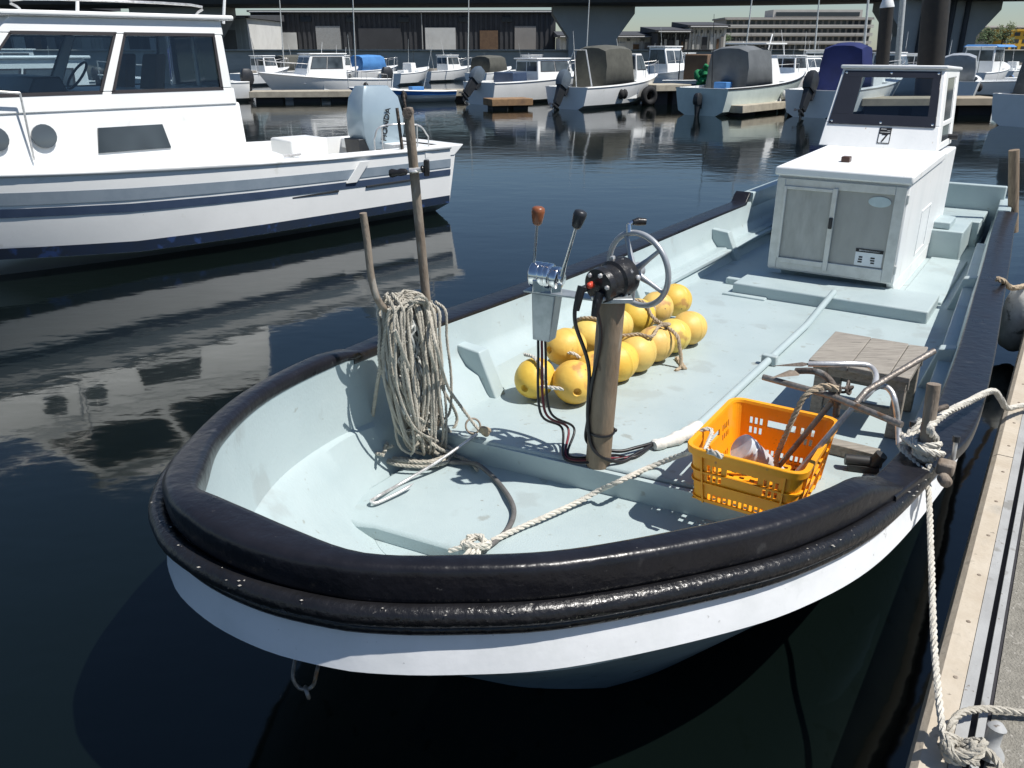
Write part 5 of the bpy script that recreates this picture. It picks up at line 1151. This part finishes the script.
# right edge and far right boats
F, r_ = open_boat('motorboat', 'white motorboat cut by the right edge of the picture', (16.3, 27.6), (22.0, 30.5), 2.4, .98, M['white'], can=(.1, .5, 1.35, M['greycanvas']), con=True, ob=0)
F, r_ = open_boat('motorboat', 'white cabin boat with a royal blue top, between the bridge pier and the yellow house', (26.2, 50.8), (31.2, 55.8), 2.6, 1.1, M['white'], cab=(.28, .60, 1.35), ob=0)
b_ = MB(); b_.hexa(hexF(F, 2.0, 5.5, -1.0, 1.0, 2.46, 2.6, .1, -.2, .2)); b_.build('blue_top', M['lightblue'], r_, bevel=.03)
F, r_ = open_boat('motorboat', 'white open boat with a long blue cover, far right beyond the dock', (29.5, 47.0), (35.5, 50.5), 2.3, .9, M['white'], can=(.05, .6, .55, M['lightblue']), con=False, ob=0)
F, r_ = open_boat('motorboat', 'low white boat moored at the far side of the timber dock', (24.2, 46.2), (29.6, 44.8), 2.3, .8, M['white'], con=True, ob=0)
F, r_ = open_boat('motorboat', 'white boat with shrink-wrapped grey cover, right of the dark bridge piles', (21.3, 42.0), (24.0, 47.0), 2.2, .9, M['white'], can=(.05, .8, 1.2, mat('shrink_wrap', (.38,.40,.42), .3, c2=(.25,.27,.29), sc=2, bump=.8, bsc=5)), con=False, ob=0)
F, r_ = open_boat('motorboat', 'white boat with dark windows glimpsed behind the small cabin screen', (17.5, 47.5), (22.0, 43.8), 2.4, .95, M['white'], cab=(.35, .65, 1.2), ob=0)
# far rows seen as small boats
small = [('small white boat with a black cover, below the grey hotel', 757, 78, 62, 0, 'k'), ('tiny white open boat left of the navy enclosure', 775, 82, 56, .2, ''), ('small white boat with a blue tent, below the hotel', 800, 74, 66, .4, 'b'), ('small white cabin boat under the hotel windows', 733, 74, 70, -.2, 'c'), ('small boat with a little cabin beside the thin mast', 815, 80, 60, .1, 'c'),
  ('small white boat seen through the windscreen, left of its post', 872, 84, 58, .3, ''), ('small white cabin boat below the red-dark building', 965, 72, 74, -.3, 'c'), ('small open boat under the yellow building', 1010, 74, 70, 0, ''), ('small white cabin boat under the pale building at right', 990, 70, 82, .2, 'c'),
  ('small white boat under the corrugated shed', 690, 76, 66, .1, 'c'), ('small white boat near the dark shed door', 668, 72, 74, -.2, ''), ('small boat with dark cover between the sheds', 620, 70, 80, .1, 'k')]
for lb, u, v, Y, an, kd in small:
    p = atY(u, v, Y); p.z = 0; a = math.pi * .25 + an
    F = frame((p.x - 2.4 * math.cos(a), Y - 2.4 * math.sin(a)), (math.cos(a), math.sin(a))); r_ = boat_root(F, 'small_boat', lb, 'boat', 'small boats in the far rows')
    make_hull(F, r_, 5.4, 2.0, .8, M['white'], foredeck=.5); clutter(F, r_, 5.4, 2.0, .8)
    if kd == 'c': house(F, r_, 2.0, 3.6, .65, .6, 1.9, .0, -.4, .08, M['white'], wz=(1.3, 1.75), roof=.08)
    elif kd: canopy(F, r_, .6, 3.4, .8, .8, 1.9, M['olive'] if kd == 'k' else M['lightblue'])
    else: house(F, r_, 2.3, 3.1, .4, .4, 1.45, 0, -.2, .05, M['white'], name='console')

for k, (u, Y, an, kd, lb) in enumerate(((262, 62, .2, 'c', 'small cabin boat in the far row, just right of the cruiser cabin'), (300, 68, -.2, 'k', 'small far boat with a dark cover, above the left walkway'), (338, 64, .3, 'c', 'small far cabin boat above the cruiser cockpit'), (372, 70, 0, 'b', 'small far boat with a blue tent, above the silver outboard'), (408, 63, .2, '', 'small open far boat beside the top of the tall pole'), (446, 69, -.1, 'c', 'small far cabin boat left of the tilted outboard'), (492, 64, .15, 'k', 'small far boat with a dark cover behind the raked cabin'), (530, 70, -.2, 'c', 'small far cabin boat behind the olive canopy'))):
    p = atY(u, 72, Y); p.z = 0; a = math.pi * .3 + an
    F = frame((p.x - 2.4 * math.cos(a), Y - 2.4 * math.sin(a)), (math.cos(a), math.sin(a))); r_ = boat_root(F, 'small_boat', lb, 'boat', 'small boats in the far rows')
    make_hull(F, r_, 5.4, 2.0, .8, M['white'], foredeck=.5); clutter(F, r_, 5.4, 2.0, .8)
    if kd == 'c': house(F, r_, 2.0, 3.6, .65, .6, 1.9, .0, -.4, .08, M['white'], wz=(1.3, 1.75), roof=.08)
    elif kd: canopy(F, r_, .6, 3.4, .8, .8, 1.9, M['olive'] if kd == 'k' else M['lightblue'])
    else: house(F, r_, 2.3, 3.1, .4, .4, 1.45, 0, -.2, .05, M['white'], name='console')
for u, Y, hh, lb in ((285, 66, 6, 'slim mast standing in the far row above the left walkway'), (356, 60, 7, 'slim mast rising above the cruiser stern'), (468, 67, 6.5, 'slim mast in the far row right of the tall pole'), (585, 72, 8, 'slim mast behind the olive canopy boat'), (742, 60, 8, 'slim mast in front of the hotel balconies')):
    p = atY(u, 80, Y); p.z = .3; b_ = MB(); b_.tube([p, p + Vector((.2, 0, hh))], [.06, .03], 6); tag(b_.build('mast', M['alu'], smooth=60), lb, 'mast')
# ---- floating docks, rafts, tyres, piles, masts
def dock(name, label, u0, v0, u1, v1, depth, h, m, cat='dock'):
    a, c = at(u0, v0, 0), at(u1, v1, 0); d = (c - a).normalized(); nn = Vector((-d.y, d.x, 0)); 
    if nn.y < 0: nn = -nn
    r_ = empty(name, (a + c) / 2); tag(r_, label, cat)
    b_ = MB(); b_.hexa([a + Vector((0,0,h-.28)), c + Vector((0,0,h-.28)), c + nn*depth + Vector((0,0,h-.28)), a + nn*depth + Vector((0,0,h-.28)), a + Vector((0,0,h)), c + Vector((0,0,h)), c + nn*depth + Vector((0,0,h)), a + nn*depth + Vector((0,0,h))]); b_.build('walkway', m, r_, bevel=.02)
    n = max(2, int((c - a).length / 1.6))
    for k in range(n):
        p = a.lerp(c, (k + .5) / n) + nn * .25; w_ = (c - a).length / n * .36
        b_ = MB(); b_.hexa([p - d*w_ + Vector((0,0,-.2)), p + d*w_ + Vector((0,0,-.2)), p + d*w_ + nn*(depth-.5) + Vector((0,0,-.2)), p - d*w_ + nn*(depth-.5) + Vector((0,0,-.2)), p - d*w_ + Vector((0,0,h-.28)), p + d*w_ + Vector((0,0,h-.28)), p + d*w_ + nn*(depth-.5) + Vector((0,0,h-.28)), p - d*w_ + nn*(depth-.5) + Vector((0,0,h-.28))]); b_.build('float_tank', M['gap'], r_)
    return r_
dock('floating_dock', 'beige timber dock crossing behind the wheelhouse at right', 860, 116, 1002, 115, 1.6, .62, M['dockbeige'])
dock('floating_dock', 'beige float block between the olive canopy boat and the green net', 655, 105, 690, 104, 1.6, .85, M['floatdock'])
dock('floating_dock', 'low dock strip beside the bow of the grey tent canopy boat', 742, 117, 785, 112, 1.2, .40, M['floatdock'])
dock('raft', 'rusty brown raft floating between two white motorboats', 492, 110, 533, 109, 1.2, .42, M['rustydock'], 'raft')
dock('floating_dock', 'long grey walkway of the far berths, left of the rusty raft', 250, 103, 470, 101, 1.6, .5, M['floatdock'])
dock('floating_dock', 'grey walkway of the farther berths below the hotel', 690, 90, 860, 90, 1.6, .5, M['floatdock'])
for lb, u, v, Y in (('black tyre fender hanging on the beige float block', 649, 96, 38.9), ('black tyre under the bow of the grey tent canopy boat', 787, 108, 34.8)):
    p = atY(u, v, Y); b_ = MB(); b_.torus(p, (.6, -1, 0), .30, .14, 20, 8); tag(b_.build('tyre', M['tyre'], smooth=60), lb, 'tyre')
def pole_(name, lb, cat, u0, v0, u1, v1, Y, r, m, r1=None, cap=None):
    a, c = atY(u0, v0, Y), atY(u1, v1, Y); b_ = MB(); b_.tube([a, c], [r, r1 or r], 14); o = tag(b_.build(name, m, smooth=50), lb, cat)
    if cap: b_ = MB(); d = (c - a).normalized(); b_.lathe(c, d, [(r * 1.06, -.02), (r * 1.06, .02), (r * .9, .15), (r * .25, r * 2.6), (.01, r * 2.7)], 14); b_.build('cone_cap', cap, o, smooth=60)
    return o
pole_('mooring_pile', 'dark steel mooring pile with a white cone cap', 'pile', 878, 112, 887, 7, 37.0, .27, M['pile'], cap=M['paper'])
pole_('mooring_pile', 'thick dark steel pile right of the white-capped one', 'pile', 926, 112, 942, -60, 35.0, .50, M['pile'])
pole_('mast', 'pale leaning mast in front of the bridge pier', 'mast', 896, 80, 908, -60, 39.0, .13, M['alu'])
pole_('mast', 'thin white mast standing before the hotel', 'mast', 812, 82, 820, -10, 58, .06, M['alu'], .04)
pole_('mast', 'slim pale mast at the left edge of the bridge pier', 'mast', 862, 70, 871, -30, 60, .09, M['alu'], .07)
pole_('mast', 'thin aerial above the navy enclosure', 'mast', 848, 70, 848, 45, 34, .035, M['alu'])
pole_('dock_pile', 'short ochre pile at the right end of the timber dock', 'pile', 1005, 118, 1005, 98, 33.0, .17, mat('ochre_pile', (.42,.30,.12), .8, c2=(.28,.2,.09), sc=3))

# ------------------------------------------------------------------ the far shore
b_ = MB(); b_.add([(-900, 112, 1.9), (1200, 112, 1.9), (2500, 4000, 1.9), (-2200, 4000, 1.9)], [(0, 1, 2, 3)]); tag(b_.build('land', M['land'], loc=(0, 112, 1.9)), kind='structure')
b_ = MB(); b_.box((150, 111.6, .9), (1700, .8, 2.6)); b_.box((150, 111.5, 2.28), (1700, 1.2, .16)); tag(b_.build('seawall', M['seawall'], bevel=.03), 'long pale concrete seawall along the far shore', 'wall')
def building(name, lb, u0, u1, vtop, Y, depth, m, floors, bays, cat='building', base=1.9, roofm=None, win='win', balcony=False, wallm=None):
    a, c = atY(u0, vtop, Y), atY(u1, vtop, Y); zt = a.z; X0, X1 = a.x, c.x
    r_ = empty(name, ((X0 + X1) / 2, Y, base)); tag(r_, lb, cat)
    b_ = MB(); b_.box(((X0+X1)/2, Y + depth/2, (base+zt)/2), (X1-X0, depth, zt-base)); w_ = b_.build('wall', m, r_)
    fh = (zt - base) / floors; bw = (X1 - X0) / bays
    if balcony:
        for f in range(floors):
            z = base + fh * f
            b_ = MB(); b_.box(((X0+X1)/2, Y - .7, z + fh * .96), (X1-X0 + .4, 1.5, fh * .09)); b_.box(((X0+X1)/2, Y - 1.4, z + fh * .18), (X1-X0 + .3, .08, fh * .24)); b_.build('balcony', M['wallhotel'], r_)
    for f in range(floors):
        for k in range(bays):
            x = X0 + bw * (k + .5); z = base + fh * (f + .55)
            b_ = MB(); b_.box((x, Y - .02, z), (bw * .62, .08, fh * .52)); b_.build('window', M[win], w_)
    b_ = MB(); b_.box(((X0+X1)/2, Y + depth/2, zt + .2), (X1-X0+.8, depth+.8, .4)); b_.build('roof', roofm or m, r_)
    return r_, X0, X1, zt
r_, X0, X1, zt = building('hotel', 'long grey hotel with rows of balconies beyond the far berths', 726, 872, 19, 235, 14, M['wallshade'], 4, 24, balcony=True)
b_ = MB(); b_.box((X0 + (X1-X0)*.66, 243, zt + 1.3), ((X1-X0)*.62, 8, 2.2)); b_.build('penthouse', M['wallhotel'], r_)
b_ = MB()
b_.box((X0 + (X1-X0)*.66, 238.9, zt + 1.3), ((X1-X0)*.58, .2, 1.0)); b_.build('penthouse_windows', M['win'], r_)
building('apartment_block', 'pale apartment block with a flat roof behind the bridge pier at right', 985, 1090, 27, 300, 14, M['wallhotel'], 3, 12, balcony=True)
r_, X0, X1, zt = building('house', 'bright yellow building at the right edge', 1004, 1060, 31, 210, 10, M['yellowwall'], 3, 6)
building('house', 'cream building left of the yellow one', 990, 1003, 32, 214, 10, M['creamwall'], 3, 3)
building('tower_block', 'dark red narrow building beside the bridge pier', 966, 980, 8, 200, 10, M['redwall'], 7, 3, cat='building', win='paper')
# sheds to the left
def shed(name, lb, u0, u1, vt, Y, depth, m, ribs):
    a, c = atY(u0, vt, Y), atY(u1, vt, Y); r_ = empty(name, ((a.x+c.x)/2, Y, 1.9)); tag(r_, lb, 'shed'); n = ribs; b_ = MB(); vs = []
    X = [a.x + (c.x - a.x) * i / (2*n) for i in range(2*n+1)]; pts = []
    for i in range(2*n): pts += [(X[i], Y + (.12 if i % 2 else 0)), (X[i+1], Y + (.12 if i % 2 else 0))]
    for x, y in pts: vs += [(x, y, 1.9), (x, y, a.z)]
    fs = [(2*i, 2*i+2, 2*i+3, 2*i+1) for i in range(len(pts)-1)]; k = len(vs); vs += [(a.x, Y+depth, 1.9), (c.x, Y+depth, 1.9), (c.x, Y+depth, a.z), (a.x, Y+depth, a.z)]
    fs += [(k, k+1, k+2, k+3), (0, 1, k+3, k), (2*len(pts)-2, 2*len(pts)-1, k+2, k+1)]; b_.add(vs, fs); b_.build('wall', m, r_)
    b_ = MB(); b_.hexa([Vector((a.x-.4, Y-.4, a.z)), Vector((c.x+.4, Y-.4, a.z)), Vector((c.x+.4, Y+depth+.4, a.z+.1)), Vector((a.x-.4, Y+depth+.4, a.z+.1)), Vector((a.x-.4, Y-.4, a.z+.25)), Vector((c.x+.4, Y-.4, a.z+.25)), Vector((c.x+.4, Y+depth+.4, a.z+1.0)), Vector((a.x-.4, Y+depth+.4, a.z+1.0))]); b_.build('roof', M['shed'], r_)
    b_ = MB(); w_ = (c.x - a.x); b_.box((a.x + w_ * .42, Y - .05, 1.9 + (a.z-1.9) * .32), (w_ * .14, .12, (a.z-1.9) * .6)); b_.build('door', M['shed'], r_)
    for fx, ww, hh, m2 in ((.12, .05, .5, 'corr'), (.25, .08, .66, 'greystrip'), (.62, .10, .62, 'corr'), (.78, .06, .55, 'brownbox'), (.90, .07, .66, 'wallshade')):
        b_ = MB(); b_.box((a.x + w_ * fx, Y - .06, 1.9 + (a.z-1.9) * hh * .5), (w_ * ww, .14, (a.z-1.9) * hh)); b_.build('door', M[m2], r_)
    for fx in (.08, .18, .33, .50, .70, .84):
        b_ = MB(); b_.box((a.x + w_ * fx, Y - .06, 1.9 + (a.z-1.9) * .82), (w_ * .035, .14, (a.z-1.9) * .12)); b_.build('window', M['win'], r_)
    b_ = MB(); b_.tube([Vector((a.x, Y - .5, a.z)), Vector((c.x, Y - .5, a.z))], .12, 6); b_.tube([Vector((a.x + w_ * .56, Y - .15, a.z)), Vector((a.x + w_ * .56, Y - .15, 1.9))], .09, 6); b_.build('gutter', M['greystrip'], r_)
    return r_
shed('shed', 'white corrugated metal shed left of the hotel', 690, 727, 27, 125, 12, M['corr'], 12)
shed('shed', 'dark boat shed between two corrugated sheds', 658, 690, 32, 122, 14, M['shed'], 10)
shed('shed', 'pale corrugated shed left of the dark boat shed', 560, 658, 37, 128, 12, M['corr'], 30)
shed('shed', 'long dark warehouse behind the berths at left', 250, 556, 12, 140, 18, M['shed'], 60)
shed('shed', 'grey corrugated warehouse behind the big cruiser', 60, 246, 18, 120, 18, M['corr'], 40)
shed('shed', 'brown-dark warehouse at the far left edge', -60, 56, 6, 118, 18, M['shed'], 20)

# ---- the elevated road and its piers
path = [Vector(p) for p in ((190, 92, 0), (110, 93, 0), (62, 97, 0), (44, 102, 0), (30, 107, 0), (10, 111, 0), (-30, 114, 0), (-80, 116, 0), (-140, 117, 0), (-220, 118, 0))]
path = cr(path, 6); zb_ = 7.3
br = empty('elevated_road', (62, 97, 1.9)); tag(br, 'dark elevated road bridge crossing high over the far shore', 'bridge')
def band(prof, m, name):
    fr_ = []
    for i in range(len(path)):
        d = path[min(i+1, len(path)-1)] - path[max(i-1, 0)]; d.z = 0; d.normalize(); n_ = Vector((d.y, -d.x, 0)); fr_.append([path[i] + n_ * o + Vector((0, 0, z)) for o, z in prof])
    b_ = MB(); b_.rings(fr_); b_.build(name, m, br, smooth=30)
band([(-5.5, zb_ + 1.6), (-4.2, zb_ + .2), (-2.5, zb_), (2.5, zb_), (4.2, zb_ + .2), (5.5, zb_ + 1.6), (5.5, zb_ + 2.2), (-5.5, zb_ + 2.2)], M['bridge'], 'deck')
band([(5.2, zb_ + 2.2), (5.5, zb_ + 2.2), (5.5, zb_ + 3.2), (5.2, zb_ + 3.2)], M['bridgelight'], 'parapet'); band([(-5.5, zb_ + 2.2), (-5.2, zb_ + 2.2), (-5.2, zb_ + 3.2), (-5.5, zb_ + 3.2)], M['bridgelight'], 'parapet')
def pier(c, w_, flare):
    b_ = MB(); h = w_ / 2; dpt = 2.2; x, y = c
    b_.hexa([Vector((x-h, y-dpt, -1)), Vector((x+h, y-dpt, -1)), Vector((x+h, y+dpt, -1)), Vector((x-h, y+dpt, -1)), Vector((x-h, y-dpt, zb_-3.6)), Vector((x+h, y-dpt, zb_-3.6)), Vector((x+h, y+dpt, zb_-3.6)), Vector((x-h, y+dpt, zb_-3.6))])
    b_.hexa([Vector((x-h, y-dpt, zb_-3.6)), Vector((x+h, y-dpt, zb_-3.6)), Vector((x+h, y+dpt, zb_-3.6)), Vector((x-h, y+dpt, zb_-3.6)), Vector((x-h-flare, y-dpt, zb_-.9)), Vector((x+h+flare, y-dpt, zb_-.9)), Vector((x+h+flare, y+dpt, zb_-.9)), Vector((x-h-flare, y+dpt, zb_-.9))])
    b_.hexa([Vector((x-h-flare, y-dpt, zb_-.9)), Vector((x+h+flare, y-dpt, zb_-.9)), Vector((x+h+flare, y+dpt, zb_-.9)), Vector((x-h-flare, y+dpt, zb_-.9)), Vector((x-h-flare, y-dpt, zb_+.4)), Vector((x+h+flare, y-dpt, zb_+.4)), Vector((x+h+flare, y+dpt, zb_+.4)), Vector((x-h-flare, y+dpt, zb_+.4))])
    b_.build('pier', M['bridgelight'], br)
pier((47.5, 101), 8.0, 2.2); pier((112, 94), 8, 2.2); pier((10, 112), 6, 2); pier((-42, 115), 8, 2)
for k, (du, dv) in enumerate(((-2.2, 0), (.8, 0), (2.4, 0))):
    b_ = MB(); b_.cyl(Vector((47.5 + du, 98.6, 0)), Vector((47.5 + du, 98.6, zb_)), .28 if k else .4, 10); b_.build('drain_pipe', M['shed'], br, smooth=50)

# ---- trees on the shore
def tree(lb, u, v0, Y, h, w_, lm, n=900):
    p = atY(u, v0, Y); p.z = 1.9; r_ = empty('tree', p); tag(r_, lb, 'tree')
    b_ = MB(); b_.tube([p, p + Vector((.1, 0, h*.35)), p + Vector((0, 0, h*.75))], [h*.035, h*.028, h*.01], 8)
    for k in range(5):
        a = k * 1.26; b_.tube([p + Vector((0, 0, h*(.3 + .07*k))), p + Vector((math.cos(a)*w_*.3, math.sin(a)*w_*.3, h*(.55 + .06*k)))], [h*.016, h*.005], 6)
    b_.build('trunk', M['bark'], r_, smooth=60)
    b_ = MB(); cl = [(Vector((R.gauss(0, w_*.24), R.gauss(0, w_*.24), h*R.uniform(.38, .92))), R.uniform(.12, .24) * w_) for _ in range(22)]
    for _ in range(n):
        c, q = R.choice(cl); d = Vector((R.gauss(0, 1), R.gauss(0, 1), R.gauss(0, 1))).normalized() * q * R.random() ** .4; c = p + c + d; s_ = h * R.uniform(.018, .035)
        u_ = Vector((R.gauss(0, 1), R.gauss(0, 1), R.gauss(0, 1))).normalized(); v_ = u_.orthogonal().normalized()
        b_.add([c - u_*s_ - v_*s_*.6, c + u_*s_ - v_*s_*.6, c + u_*s_*.8 + v_*s_*.7, c - u_*s_ + v_*s_*.5], [(0, 1, 2, 3)])
    b_.build('crown', lm, r_, fix=False)
for lb, u, Y, h, w_, lm in (('pale green tree in front of the yellow building', 1000, 190, 5.6, 4.5, 'leaf2'), ('dark bushy tree left of the pale green tree', 986, 180, 5.0, 4.5, 'leaf'), ('dark green tree beside the bridge pier', 960, 175, 4.5, 4.5, 'leaf'), ('small dark tree at the left end of the hotel', 722, 200, 4.5, 4.0, 'leaf')):
    tree(lb, u, 50, Y, h, w_, M[lm])
